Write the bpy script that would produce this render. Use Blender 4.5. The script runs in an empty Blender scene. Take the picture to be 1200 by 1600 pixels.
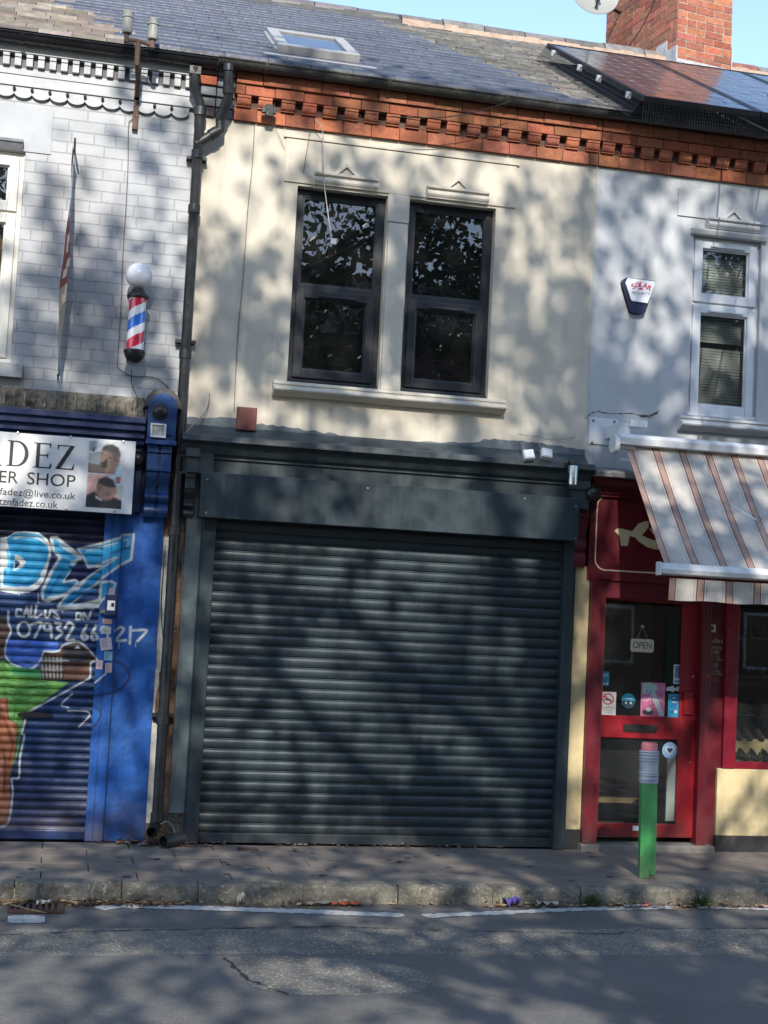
import bpy, math, random
import numpy as np
from mathutils import Vector, Matrix
random.seed(7); rng = np.random.default_rng(5)
PI = math.pi
sc = bpy.context.scene
col = sc.collection
# ------------------------------------------------------------------ camera
FPX = 2219.0; PITCH, YAW, ROLL = [math.radians(a) for a in (4.37, 12.67, 2.87)]
CAM = Vector((0, -10.6175, 1.7))
_fw = Vector((math.sin(YAW)*math.cos(PITCH), math.cos(YAW)*math.cos(PITCH), math.sin(PITCH)))
_r = _fw.cross(Vector((0, 0, 1))).normalized(); _u = _r.cross(_fw)
_rr = math.cos(ROLL)*_r + math.sin(ROLL)*_u; _uu = -math.sin(ROLL)*_r + math.cos(ROLL)*_u
cd = bpy.data.cameras.new('camera'); cam = bpy.data.objects.new('camera', cd); col.objects.link(cam)
M = Matrix((_rr, _uu, -_fw)).transposed().to_4x4(); M.translation = CAM; cam.matrix_world = M
cd.sensor_fit = 'HORIZONTAL'; cd.sensor_width = 36; cd.lens = 36*FPX/1200; cd.clip_end = 500; cd.clip_start = .1
sc.camera = cam
# ------------------------------------------------------------------ world, sun, exposure
SUN_EL, SUN_AZ = 33.0, 8.0          # azimuth: light travels towards +y and a little +x
w = bpy.data.worlds.new('World'); sc.world = w; w.use_nodes = True
nt = w.node_tree; bg = nt.nodes['Background']
sky = nt.nodes.new('ShaderNodeTexSky'); sky.sky_type = 'NISHITA'; sky.sun_disc = False
sky.sun_elevation = math.radians(SUN_EL); sky.sun_rotation = math.radians(180+SUN_AZ)
sky.air_density = 1.0; sky.dust_density = .35; sky.ozone_density = .9
nt.links.new(sky.outputs[0], bg.inputs[0]); bg.inputs[1].default_value = .15
sd = bpy.data.lights.new('sun', 'SUN'); sd.energy = 2.9; sd.angle = math.radians(.53); sd.color = (1, .93, .82)
so = bpy.data.objects.new('sun', sd); col.objects.link(so)
_e, _a = math.radians(SUN_EL), math.radians(SUN_AZ)
SD = Vector((math.sin(_a)*math.cos(_e), math.cos(_a)*math.cos(_e), -math.sin(_e)))
so.rotation_euler = SD.to_track_quat('-Z', 'Y').to_euler(); so.location = (0, -30, 30)
vs = sc.view_settings; vs.view_transform = 'Standard'; vs.look = 'None'; vs.gamma = 1; vs.exposure = 1.2
sc.cycles.max_bounces = 6; sc.cycles.transparent_max_bounces = 8; sc.cycles.caustics_reflective = False; sc.cycles.caustics_refractive = False
# ------------------------------------------------------------------ measuring helpers (survey of the facade planes)
def ray(px, py): return _fw*FPX + _rr*(px-600) - _uu*(py-800)
def F(px, py, Y=0.0):
    d = ray(px, py); return CAM + d*((Y-CAM.y)/d.y)
def X(px, py, Y=0.0): return F(px, py, Y).x
def Z(px, py, Y=0.0): return F(px, py, Y).z
def G(px, py, z=0.0):
    d = ray(px, py); return CAM + d*((z-CAM.z)/d.z)
RM = .57; RZ = 5.89; RY = -.12; RIDGE = 3.5
def zr(y): return RZ + RM*(y-RY)
def R(px, py, h=0.0):
    d = ray(px, py); t = (RZ+h-RM*RY-CAM.z+RM*CAM.y)/(d.z-RM*d.y); return CAM + d*t
def proj(P):
    v = Vector(P)-CAM; z = v.dot(_fw); return 600+FPX*v.dot(_rr)/z, 800-FPX*v.dot(_uu)/z
# ------------------------------------------------------------------ materials
_mats = {}
def mat(name, c, rough=.7, var=.25, scale=6, bump=.15, bscale=60, metal=0, spec=.5, c2=None, attr=False, streak=0, speck=0, coat=0, stain=None, stain_amt=.5, bdist=.01, grime=None, drip=0):
    if name in _mats: return _mats[name]
    m = bpy.data.materials.new(name); m.use_nodes = True; n = m.node_tree; L = n.links
    b = n.nodes['Principled BSDF']; N = n.nodes.new
    tc = N('ShaderNodeTexCoord'); P = tc.outputs['Object']
    def noise(s, det=6, sc3=None, rough_=.6):
        t = N('ShaderNodeTexNoise'); t.inputs['Scale'].default_value = s; t.inputs['Detail'].default_value = det; t.inputs['Roughness'].default_value = rough_
        if sc3:
            mp = N('ShaderNodeMapping'); mp.inputs['Scale'].default_value = sc3; L.new(P, mp.inputs[0]); L.new(mp.outputs[0], t.inputs[0])
        else: L.new(P, t.inputs[0])
        return t.outputs[0]
    def ramp(src, a, bb, lo=0, hi=1):
        r = N('ShaderNodeMapRange'); r.inputs[1].default_value = a; r.inputs[2].default_value = bb; r.inputs[3].default_value = lo; r.inputs[4].default_value = hi; L.new(src, r.inputs[0]); return r.outputs[0]
    def mix(fac, A, B, mode='MIX'):
        x = N('ShaderNodeMix'); x.data_type = 'RGBA'; x.blend_type = mode
        if isinstance(fac, float): x.inputs[0].default_value = fac
        else: L.new(fac, x.inputs[0])
        for i, v in ((6, A), (7, B)):
            if isinstance(v, tuple): x.inputs[i].default_value = (*v[:3], 1)
            else: L.new(v, x.inputs[i])
        return x.outputs[2]
    base = tuple(c)
    if attr:
        at = N('ShaderNodeAttribute'); at.attribute_name = 'Col'; base = at.outputs[0]
    if c2: base = mix(ramp(noise(scale*.7), .4, .62), base, tuple(c2))
    dk = ramp(noise(scale), .3, .7, 1-var, 1+var*.4)
    x = N('ShaderNodeVectorMath'); x.operation = 'SCALE'
    if isinstance(base, tuple): x.inputs[0].default_value = base
    else: L.new(base, x.inputs[0])
    L.new(dk, x.inputs[3]); out = x.outputs[0]
    if streak:
        out = mix(ramp(noise(1, 4, (26, 26, .9)), .5, .8, 0, streak), out, tuple(min(1, v*2.2+.06) for v in c))
    if stain:
        out = mix(ramp(noise(scale*.45, 8, None, .7), .55, .68, 0, stain_amt), out, tuple(stain))
    if drip:
        x2 = N('ShaderNodeVectorMath'); x2.operation = 'SCALE'; L.new(out, x2.inputs[0]); L.new(ramp(noise(1, 6, (9, 9, .55)), .52, .72, 1, 1-drip), x2.inputs[3]); out = x2.outputs[0]
    if grime:
        sz = N('ShaderNodeSeparateXYZ'); L.new(P, sz.inputs[0]); g1 = ramp(sz.outputs[2], grime[1], grime[2], 1, 0); g2 = ramp(noise(7, 8), .35, .65, 0, grime[3]*1.6)
        mm_ = N('ShaderNodeMath'); mm_.operation = 'MULTIPLY'; mm_.use_clamp = True; L.new(g1, mm_.inputs[0]); L.new(g2, mm_.inputs[1]); out = mix(mm_.outputs[0], out, tuple(grime[0]))
    if speck:
        out = mix(ramp(noise(bscale*1.6, 2), .56, .7, 0, speck), out, tuple(min(1, v*2.5+.05) for v in c))
    L.new(out, b.inputs['Base Color'])
    L.new(ramp(noise(scale*2.3), .3, .7, max(0, rough-.1), min(1, rough+.1)), b.inputs['Roughness'])
    b.inputs['Metallic'].default_value = metal; b.inputs['Specular IOR Level'].default_value = spec; b.inputs['Coat Weight'].default_value = coat
    if bump:
        bp = N('ShaderNodeBump'); bp.inputs['Strength'].default_value = bump; bp.inputs['Distance'].default_value = bdist
        L.new(noise(bscale, 8), bp.inputs['Height'])
        bp2 = N('ShaderNodeBump'); bp2.inputs['Strength'].default_value = bump*.8; bp2.inputs['Distance'].default_value = bdist*3
        L.new(noise(bscale*.12, 3), bp2.inputs['Height']); L.new(bp.outputs[0], bp2.inputs['Normal']); L.new(bp2.outputs[0], b.inputs['Normal'])
    m['_b'] = 1; _mats[name] = m
    return m
def glass(name, tint=(.9, .93, .92), ior=1.5, rough=0.0, add=.0, mul=1.2, film=.02):
    if name in _mats: return _mats[name]
    m = bpy.data.materials.new(name); m.use_nodes = True; n = m.node_tree; n.nodes.clear(); N = n.nodes.new; L = n.links
    o = N('ShaderNodeOutputMaterial'); tr = N('ShaderNodeBsdfTransparent'); tr.inputs[0].default_value = (*tint, 1)
    g = N('ShaderNodeBsdfGlossy'); g.inputs['Roughness'].default_value = rough
    fr = N('ShaderNodeFresnel'); fr.inputs[0].default_value = ior
    tcn = N('ShaderNodeTexCoord'); nz = N('ShaderNodeTexNoise'); nz.inputs['Scale'].default_value = 3.0; L.new(tcn.outputs['Object'], nz.inputs[0])
    bp = N('ShaderNodeBump'); bp.inputs['Strength'].default_value = .02; bp.inputs['Distance'].default_value = .006; L.new(nz.outputs[0], bp.inputs['Height']); L.new(bp.outputs[0], g.inputs['Normal'])
    df = N('ShaderNodeBsdfDiffuse'); df.inputs[0].default_value = (.35, .36, .38, 1); m0 = N('ShaderNodeMixShader'); m0.inputs[0].default_value = film; L.new(tr.outputs[0], m0.inputs[1]); L.new(df.outputs[0], m0.inputs[2])
    mx = N('ShaderNodeMixShader'); ma = N('ShaderNodeMath'); ma.operation = 'MULTIPLY_ADD'; ma.inputs[1].default_value = mul; ma.inputs[2].default_value = add; ma.use_clamp = True
    L.new(fr.outputs[0], ma.inputs[0]); L.new(ma.outputs[0], mx.inputs[0]); L.new(m0.outputs[0], mx.inputs[1]); L.new(g.outputs[0], mx.inputs[2]); L.new(mx.outputs[0], o.inputs[0])
    _mats[name] = m; return m
def brick_mat(name, c1, c2, mortar, bw=.235, rh=.082, ms=.006, bumpd=.006, paint=True, rough=.6):
    m = bpy.data.materials.new(name); m.use_nodes = True; n = m.node_tree; L = n.links; N = n.nodes.new; b = n.nodes['Principled BSDF']
    tc = N('ShaderNodeTexCoord'); sp = N('ShaderNodeSeparateXYZ'); cb = N('ShaderNodeCombineXYZ'); L.new(tc.outputs['Object'], sp.inputs[0])
    L.new(sp.outputs[0], cb.inputs[0]); L.new(sp.outputs[2], cb.inputs[1])
    wz = N('ShaderNodeTexNoise'); wz.inputs['Scale'].default_value = 5; L.new(tc.outputs['Object'], wz.inputs[0])
    vm = N('ShaderNodeVectorMath'); vm.operation = 'MULTIPLY_ADD'; vm.inputs[1].default_value = (.02, .012, 0); L.new(wz.outputs[1], vm.inputs[0]); L.new(cb.outputs[0], vm.inputs[2])
    def brick(width, off, sq=1.0, sf=2):
        bt = N('ShaderNodeTexBrick'); L.new(vm.outputs[0], bt.inputs[0]); bt.offset = off; bt.squash = sq; bt.squash_frequency = sf
        for k, v in (('Scale', 1), ('Brick Width', width), ('Row Height', rh), ('Mortar Size', ms), ('Mortar Smooth', .35), ('Bias', 0)): bt.inputs[k].default_value = v
        bt.inputs['Color1'].default_value = (*c1, 1); bt.inputs['Color2'].default_value = (*c2, 1); bt.inputs['Mortar'].default_value = (*mortar, 1); return bt
    bt = brick(bw, .5, .6, 3)
    nz = N('ShaderNodeTexNoise'); nz.inputs['Scale'].default_value = 3; nz.inputs['Detail'].default_value = 8; L.new(tc.outputs['Object'], nz.inputs[0])
    mr = N('ShaderNodeMapRange'); mr.inputs[1].default_value = .3; mr.inputs[2].default_value = .7; mr.inputs[3].default_value = .82; mr.inputs[4].default_value = 1.06; L.new(nz.outputs[0], mr.inputs[0])
    sx = N('ShaderNodeVectorMath'); sx.operation = 'SCALE'; L.new(bt.outputs[0], sx.inputs[0]); L.new(mr.outputs[0], sx.inputs[3]); L.new(sx.outputs[0], b.inputs['Base Color'])
    n2 = N('ShaderNodeTexNoise'); n2.inputs['Scale'].default_value = 45; n2.inputs['Detail'].default_value = 6; L.new(tc.outputs['Object'], n2.inputs[0])
    b1 = N('ShaderNodeBump'); b1.inputs['Strength'].default_value = .3; b1.inputs['Distance'].default_value = .006; L.new(n2.outputs[0], b1.inputs['Height'])
    b2 = N('ShaderNodeBump'); b2.invert = True; b2.inputs['Strength'].default_value = .9; b2.inputs['Distance'].default_value = bumpd; L.new(bt.outputs[1], b2.inputs['Height']); L.new(b1.outputs[0], b2.inputs['Normal'])
    L.new(b2.outputs[0], b.inputs['Normal']); b.inputs['Roughness'].default_value = rough; _mats[name] = m; return m
# ------------------------------------------------------------------ mesh builder
class MB:
    def __init__(s): s.v = []; s.f = []; s.c = []
    def add(s, vs_, fs, c=(1, 1, 1)):
        k = len(s.v); s.v += [tuple(p) for p in vs_]; s.f += [tuple(i+k for i in f) for f in fs]; s.c += [c]*len(fs); return s
    def box(s, x0, x1, y0, y1, z0, z1, c=(1, 1, 1), mtx=None):
        vs_ = [(x, y, z) for x in (x0, x1) for y in (y0, y1) for z in (z0, z1)]
        if mtx is not None: vs_ = [mtx @ Vector(p) for p in vs_]
        return s.add(vs_, [(0, 1, 3, 2), (4, 6, 7, 5), (0, 4, 5, 1), (2, 3, 7, 6), (0, 2, 6, 4), (1, 5, 7, 3)], c)
    def prx(s, prof, x0, x1, c=(1, 1, 1), caps=True):      # (y,z) profile swept along x
        n = len(prof); vs_ = [(x0, y, z) for y, z in prof]+[(x1, y, z) for y, z in prof]
        fs = [(i, (i+1) % n, n+(i+1) % n, n+i) for i in range(n)]
        if caps: fs += [tuple(range(n))[::-1], tuple(range(n, 2*n))]
        return s.add(vs_, fs, c)
    def prz(s, prof, z0, z1, c=(1, 1, 1)):
        n = len(prof); vs_ = [(x, y, z0) for x, y in prof]+[(x, y, z1) for x, y in prof]
        return s.add(vs_, [(i, (i+1) % n, n+(i+1) % n, n+i) for i in range(n)]+[tuple(range(n))[::-1], tuple(range(n, 2*n))], c)
    def pry(s, poly, y0, y1, c=(1, 1, 1)):                  # (x,z) outline with thickness in y
        n = len(poly); vs_ = [(x, y0, z) for x, z in poly]+[(x, y1, z) for x, z in poly]
        return s.add(vs_, [(i, (i+1) % n, n+(i+1) % n, n+i) for i in range(n)]+[tuple(range(n)), tuple(range(n, 2*n))[::-1]], c)
    def tube(s, pts, r, n=10, c=(1, 1, 1), cap=True):
        pts = [Vector(p) for p in pts]; rs = r if isinstance(r, (list, tuple)) else [r]*len(pts); rings = []
        up = None
        for i, p in enumerate(pts):
            t = (pts[min(i+1, len(pts)-1)]-pts[max(i-1, 0)]).normalized()
            if up is None or abs(up.dot(t)) > .95: up = Vector((0, 0, 1)) if abs(t.z) < .9 else Vector((0, 1, 0))
            a = t.cross(up).normalized(); b = a.cross(t); up = b
            rings.append([p+(a*math.cos(2*PI*k/n)+b*math.sin(2*PI*k/n))*rs[i] for k in range(n)])
        vs_ = [q for r_ in rings for q in r_]; m = len(pts)
        fs = [(i*n+k, i*n+(k+1) % n, (i+1)*n+(k+1) % n, (i+1)*n+k) for i in range(m-1) for k in range(n)]
        if cap: fs += [tuple(range(n))[::-1], tuple(range((m-1)*n, m*n))]
        return s.add(vs_, fs, c)
    def lathe(s, prof, o=(0, 0, 0), axis=(0, 0, 1), n=24, c=(1, 1, 1), half=None):
        ax = Vector(axis).normalized(); q = ax.to_track_quat('Z', 'Y'); o = Vector(o); vs_ = []
        for r_, h in prof:
            for k in range(n): vs_.append(o+q @ Vector((r_*math.cos(2*PI*k/n), r_*math.sin(2*PI*k/n), h)))
        m = len(prof)
        return s.add(vs_, [(i*n+k, i*n+(k+1) % n, (i+1)*n+(k+1) % n, (i+1)*n+k) for i in range(m-1) for k in range(n)], c)
    def build(s, name, m, parent=None, smooth=False, bevel=0, usecol=False):
        me = bpy.data.meshes.new(name); o0 = Vector(parent['_o']) if parent is not None and '_o' in parent else Vector()
        me.from_pydata([(p[0]-o0.x, p[1]-o0.y, p[2]-o0.z) for p in s.v], [], s.f); me.materials.append(m)
        if usecol:
            ca = me.color_attributes.new('Col', 'FLOAT_COLOR', 'CORNER'); arr = []
            for f, c in zip(s.f, s.c): arr += [c[0], c[1], c[2], 1.0]*len(f)
            ca.data.foreach_set('color', arr)
        if smooth:
            me.polygons.foreach_set('use_smooth', [True]*len(me.polygons))
        o = bpy.data.objects.new(name, me); col.objects.link(o)
        if parent is not None: o.parent = parent; o['_o'] = parent['_o'] if '_o' in parent else (0, 0, 0)
        if smooth:
            md = o.modifiers.new('es', 'EDGE_SPLIT'); md.split_angle = math.radians(38)
        if bevel:
            md = o.modifiers.new('bv', 'BEVEL'); md.width = bevel; md.segments = 2; md.limit_method = 'ANGLE'; md.angle_limit = math.radians(40)
        return o
def tag(o, label, cat, group=None):
    o['label'] = label; o['category'] = cat
    if group: o['group'] = group
    return o
def T(name, label, cat, loc=(0, 0, 0), group=None):
    o = bpy.data.objects.new(name, None); col.objects.link(o); o.location = loc; o['_o'] = tuple(loc); o.empty_display_size = .1
    return tag(o, label, cat, group)
def ST(o): o['kind'] = 'structure'; return o
def copy_tree(o, parent=None):
    c = o.copy(); col.objects.link(c)
    if parent is not None: c.parent = parent
    for ch in list(o.children): copy_tree(ch, c)
    return c
def jit(c, a=.15, hue=.03):
    k = 1+random.uniform(-a, a); return tuple(max(0, v*k*(1+random.uniform(-hue, hue))) for v in c)
def text_mb(txt, x0, x1, z0, z1, y, thick=.002, c=(1, 1, 1), mb=None, fit=True):
    cu = bpy.data.curves.new('t', 'FONT'); cu.body = txt; cu.extrude = 0; cu.resolution_u = 4
    o = bpy.data.objects.new('t', cu); col.objects.link(o); dg = bpy.context.evaluated_depsgraph_get(); dg.update()
    me = o.evaluated_get(dg).to_mesh(); vs_ = [v.co.copy() for v in me.vertices]; fs = [tuple(p.vertices) for p in me.polygons]
    bpy.data.objects.remove(o); bpy.data.curves.remove(cu)
    if not vs_: return mb or MB()
    ax, bx = min(v.x for v in vs_), max(v.x for v in vs_); az, bz = min(v.y for v in vs_), max(v.y for v in vs_)
    mb = mb or MB()
    P = [(x0+(v.x-ax)/(bx-ax)*(x1-x0), y, z0+(v.y-az)/(bz-az)*(z1-z0)) for v in vs_]
    mb.add(P, fs, c); return mb
def disc(cx, cz, r, y, n=20, rz=None): return [(cx+r*math.cos(2*PI*k/n), cz+(rz or r)*math.sin(2*PI*k/n)) for k in range(n)]
def wall(mb, x0, x1, z0, z1, y, holes, depth=.12, back=True):
    xs = sorted({x0, x1, *[h[0] for h in holes], *[h[1] for h in holes]}); zs = sorted({z0, z1, *[h[2] for h in holes], *[h[3] for h in holes]})
    for i in range(len(xs)-1):
        for j in range(len(zs)-1):
            cx, cz = (xs[i]+xs[i+1])/2, (zs[j]+zs[j+1])/2
            if any(h[0] < cx < h[1] and h[2] < cz < h[3] for h in holes): continue
            mb.add([(xs[i], y, zs[j]), (xs[i+1], y, zs[j]), (xs[i+1], y, zs[j+1]), (xs[i], y, zs[j+1])], [(0, 1, 2, 3)])
    for a, b, c, d in holes:
        mb.add([(a, y, c), (b, y, c), (b, y, d), (a, y, d), (a, y+depth, c), (b, y+depth, c), (b, y+depth, d), (a, y+depth, d)], [(0, 1, 5, 4), (1, 2, 6, 5), (2, 3, 7, 6), (3, 0, 4, 7)])
    return mb
# ------------------------------------------------------------------ palette
WHITE_BRICK = brick_mat('white_painted_brick', (.42, .435, .455), (.385, .40, .42), (.32, .33, .35), bw=.27, rh=.0855, ms=.0045, bumpd=.004)
CREAM = mat('cream_render', (.55, .505, .42), .85, .2, 2.0, .4, 18, stain=(.46, .415, .345), stain_amt=.5, bdist=.006, drip=.16)
CREAM_S = mat('cream_stone', (.53, .495, .425), .7, .14, 5, .12, 60)
PALE = mat('pale_grey_render', (.44, .46, .485), .85, .15, 2.2, .4, 18, stain=(.37, .375, .38), stain_amt=.5, bdist=.006, drip=.14)
PALE_S = mat('pale_stone', (.46, .47, .48), .75, .2, 6, .2, 60)
ANTH = mat('anthracite_paint', (.034, .048, .056), .45, .25, 5, .12, 40, streak=.2, drip=.3)
ANTH_M = mat('anthracite_steel', (.022, .037, .046), .42, .22, 4, .05, 30, spec=.45, streak=.12, grime=((.07, .068, .06), .0, .4, .35), drip=.3)
ANTH_W = mat('anthracite_upvc', (.018, .021, .026), .38, .15, 4, .03, 30)
SLATE_GREY = mat('grey_gloss_paint', (.12, .155, .165), .35, .35, 5, .12, 50, stain=(.22, .24, .24), stain_amt=.4)
BLUE = mat('blue_gloss_paint', (.014, .058, .19), .38, .4, 6, .12, 50, stain=(.01, .02, .08), stain_amt=.6)
BLUE_D = mat('dark_blue_paint', (.014, .03, .10), .4, .4, 6, .12, 50)
MAROON = mat('maroon_paint', (.11, .006, .014), .42, .25, 4, .06, 40, drip=.2, grime=((.09, .05, .045), .0, .35, .5))
RED = mat('red_gloss_paint', (.24, .007, .015), .36, .25, 4, .06, 40, drip=.2, grime=((.10, .05, .045), .0, .35, .5))
YEL = mat('yellow_render', (.60, .49, .28), .8, .2, 4, .3, 40, stain=(.42, .33, .2), stain_amt=.5, drip=.2, grime=((.18, .15, .1), .15, .5, .5))
BLACK = mat('black_plastic', (.012, .012, .014), .4, .2, 8, .06, 60)
IRON = mat('weathered_black_iron', (.016, .018, .021), .45, .4, 9, .25, 50, stain=(.08, .075, .07), stain_amt=.35)
MOSS = mat('mossy_iron_gutter', (.03, .03, .028), .7, .5, 9, .5, 40, stain=(.10, .095, .07), stain_amt=.7)
UPVC = mat('white_upvc', (.60, .625, .66), .35, .06, 4, .02, 40)
UPVC_Y = mat('aged_white_upvc', (.62, .61, .56), .4, .08, 4, .02, 40)
BRICKC = mat('orange_red_brick', (.4, .1, .04), .85, .3, 25, .5, 90, attr=True, stain=(.08, .045, .035), stain_amt=.45)
MORTAR = mat('mortar', (.30, .25, .20), .9, .3, 20, .4, 90)
SLATES = mat('roof_slate', (.1, .1, .1), .5, .25, 12, .25, 60, attr=True)
OLDSL = mat('weathered_roof_slate', (.1, .1, .1), .8, .45, 9, .5, 45, attr=True)
LEAD = mat('lead_flashing', (.42, .44, .46), .55, .35, 12, .3, 40)
STEEL = mat('brushed_steel', (.55, .55, .5), .3, .1, 20, .03, 100, metal=1)
ALU = mat('white_powder_coat', (.66, .68, .70), .4, .2, 6, .05, 40, stain=(.4, .38, .36), stain_amt=.4)
DARK = mat('dark_room', (.012, .012, .012), .9, .2, 4, 0)
BLKM = mat('black_matt', (.008, .008, .01), .8, .2, 4, 0)
WHITE = mat('white_print', (.75, .75, .75), .5, .05, 5, 0)
ATTR = mat('printed_colours', (.5, .5, .5), .45, .04, 5, 0, attr=True)
CABLE = mat('grey_cable', (.16, .15, .14), .7, .3, 9, 0)
CABLEB = mat('black_cable', (.01, .01, .01), .6, .3, 9, 0)
WOODB = mat('bare_brown_timber', (.22, .11, .05), .8, .4, 9, .4, 40)
GL = glass('window_glass', add=.0, mul=1.0); GLU = glass('upper_window_glass', (.55, .57, .6), 1.52, add=.02, mul=1.3, film=.022)
SKYGL = mat('rooflight_glass', (.05, .06, .08), .04, .1, 3, 0, spec=1.0)
# ================================================================== GROUND
ASPH = mat('asphalt', (.125, .12, .113), .85, .35, 1.3, .9, 75, speck=.45, stain=(.10, .095, .09), stain_amt=.55)
ASPH2 = mat('smooth_asphalt_patch', (.128, .124, .118), .8, .25, 1.5, .6, 60, speck=.4, stain=(.12, .118, .11), stain_amt=.3)
ASPH3 = mat('worn_gritty_asphalt', (.16, .15, .132), .9, .4, 4, 1, 42, speck=.9)
PAVE = mat('grey_paving', (.175, .15, .128), .9, .35, 2.2, .5, 90, speck=.3, stain=(.085, .075, .072), stain_amt=.6)
KERB = mat('granite_kerb', (.175, .16, .13), .88, .55, 10, 1, 28, speck=.45, stain=(.075, .065, .05), stain_amt=.7, bdist=.02)
KY = -1.575; RDZ = -.115
m = MB(); m.add([(-80, -90, RDZ), (80, -90, RDZ), (80, KY+.02, RDZ), (-80, KY+.02, RDZ)], [(0, 1, 2, 3)]); ST(m.build('road', ASPH))
m = MB(); m.add([(-80, 20, -.2), (80, 20, -.2), (80, 60, -.2), (-80, 60, -.2)], [(0, 1, 2, 3)]); m.add([(-80, -.5, -.2), (80, -.5, -.2), (80, 20, -.2), (-80, 20, -.2)], [(0, 1, 2, 3)]); ST(m.build('ground', PAVE))
def ragged(x0, x1, ya, yb, z, amp, n=60, mb=None, seed=0):
    r_ = random.Random(seed); mb = mb or MB(); up = []; dn = []
    a = b = 0
    for i in range(n+1):
        x = x0+(x1-x0)*i/n; a = a*.6+r_.uniform(-amp, amp); b = b*.6+r_.uniform(-amp, amp); t = min(1, min(i, n-i)/2+.3)
        mid = (ya(x)+yb(x))/2
        up.append((x, mid+(ya(x)-mid)*t+a, z)); dn.append((x, mid+(yb(x)-mid)*t+b, z))
    for i in range(n): mb.add([dn[i], dn[i+1], up[i+1], up[i]], [(0, 1, 2, 3)])
    return mb
gp = lambda px, py: G(px, py, RDZ)
# smoother lane surface nearer the camera, gritty strip behind it
yl = gp(600, 1492).y; ys = gp(600, 1452).y
ST(ragged(-30, 30, lambda x: yl-.0*x+.02*math.sin(x*1.3), lambda x: -7.5, RDZ+.001, .012, 400, seed=3).build('road_lane_surface', ASPH2))
ST(ragged(-30, 30, lambda x: ys+.02*math.sin(x*2.1), lambda x: yl-.02+.02*math.sin(x*1.3), RDZ+.002, .015, 500, seed=4).build('road_worn_strip', ASPH3))
pp = [(352, 1497), (420, 1493), (560, 1500), (640, 1512), (680, 1530), (655, 1552), (560, 1556), (450, 1555), (400, 1545), (375, 1520)]
pq = []
for i in range(len(pp)):
    a_, b_ = pp[i], pp[(i+1) % len(pp)]
    for k in range(5): pq.append((a_[0]+(b_[0]-a_[0])*k/5+random.uniform(-3, 3), a_[1]+(b_[1]-a_[1])*k/5+random.uniform(-1, 1)))
m = MB(); m.add([(gp(*p).x, gp(*p).y, RDZ+.0025) for p in pq], [tuple(range(len(pq)))]); ST(m.build('road_patch', ASPH3))
# pavement with paving joints at the left
PJ = mat('paving_blocks', (.14, .12, .108), .9, .3, 3, .4, 90, attr=True, speck=.25, stain=(.085, .075, .07), stain_amt=.5)
m = MB(); m.add([(-40, KY+.11, -.012), (40, KY+.11, -.012), (40, .12, -.012), (-40, .12, -.012)], [(0, 1, 2, 3)]); ST(m.build('pavement_bed', mat('joint_dirt', (.055, .048, .043), .95, .3, 9, .3, 60)))
m = MB(); nrow = 5; y0 = KY+.135; rw = (-.02-y0)/nrow
for r_ in range(nrow):
    x = -12+(r_ % 2)*.3
    while x < 14:
        wd = .6 if x < 1.4 else 1.2
        g = .0035; dz = random.uniform(-.003, .002)
        if x > 1.4: g = .0012; dz = 0
        m.box(x+g, x+wd-g, y0+r_*rw+g, y0+(r_+1)*rw-g, -.06, dz, jit((.182, .156, .132), .10 if x < 1.4 else .04)); x += wd
ST(m.build('pavement', PJ, bevel=.003, usecol=True))
m = MB(); random.seed(61)
for _ in range(70):
    x, y, r_ = random.uniform(-1, 6), random.uniform(KY+.15, -.15), random.uniform(.012, .03); m.add([(x+r_*math.cos(2*PI*k/8)*random.uniform(.8, 1.2), y+r_*math.sin(2*PI*k/8), .0035) for k in range(8)], [tuple(range(8))], random.choice([(.07, .062, .056), (.24, .22, .19)]))
ST(m.build('pavement_spots', mat('old_gum', (.1, .1, .1), .9, .2, 9, 0, attr=True), usecol=True))
# kerb stones
m = MB(); x = -12.05
ends = [-12]; 
for px in (-150, 22, 192, 312, 476, 624, 770, 905, 1080, 1230): ends.append(G(px, 1385).x)
ends = [-12+i*1.05 for i in range(int((ends[1]+12)/1.05)+1)]+ends[1:]+[ends[-1]+1.0*i for i in range(1, 8)]
for i in range(len(ends)-1):
    a, b = ends[i]+.003, ends[i+1]-.003; dz = random.uniform(-.006, .006); dy = random.uniform(-.012, .012); N_ = 10
    prof = [(KY+.125, -.16), (KY+dy, -.16), (KY+dy-.003, -.022+dz), (KY+dy+.006, -.004+dz), (KY+dy+.03, .004+dz), (KY+.125, .004+dz)]
    vs_ = []; 
    for k in range(N_+1):
        xx = a+(b-a)*k/N_; e_ = .012 if k in (0, N_) else 0
        for j, (yy, zz) in enumerate(prof): vs_.append((xx, yy+(random.uniform(-.007, .007)+e_ if 0 < j < 4 else 0), zz+(random.uniform(-.004, .004)-e_*.4 if 1 < j < 5 else 0)))
    fs = [(k*6+j, k*6+(j+1) % 6, (k+1)*6+(j+1) % 6, (k+1)*6+j) for k in range(N_) for j in range(6)]+[tuple(range(6))[::-1], tuple(range(N_*6, N_*6+6))]
    m.add(vs_, fs)
ST(m.build('kerb', KERB, smooth=True))
gd = MB(); ragged(-30, 30, lambda x: KY+.01, lambda x: KY-.11-.05*math.sin(x*1.7)-.03*math.sin(x*5.1), RDZ+.0015, .02, 900, mb=gd, seed=31); ST(gd.build('gutter_dirt', mat('gutter_dirt', (.13, .105, .08), .95, .5, 9, 1, 45, speck=.6, stain=(.06, .05, .04), stain_amt=.6)))
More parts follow.
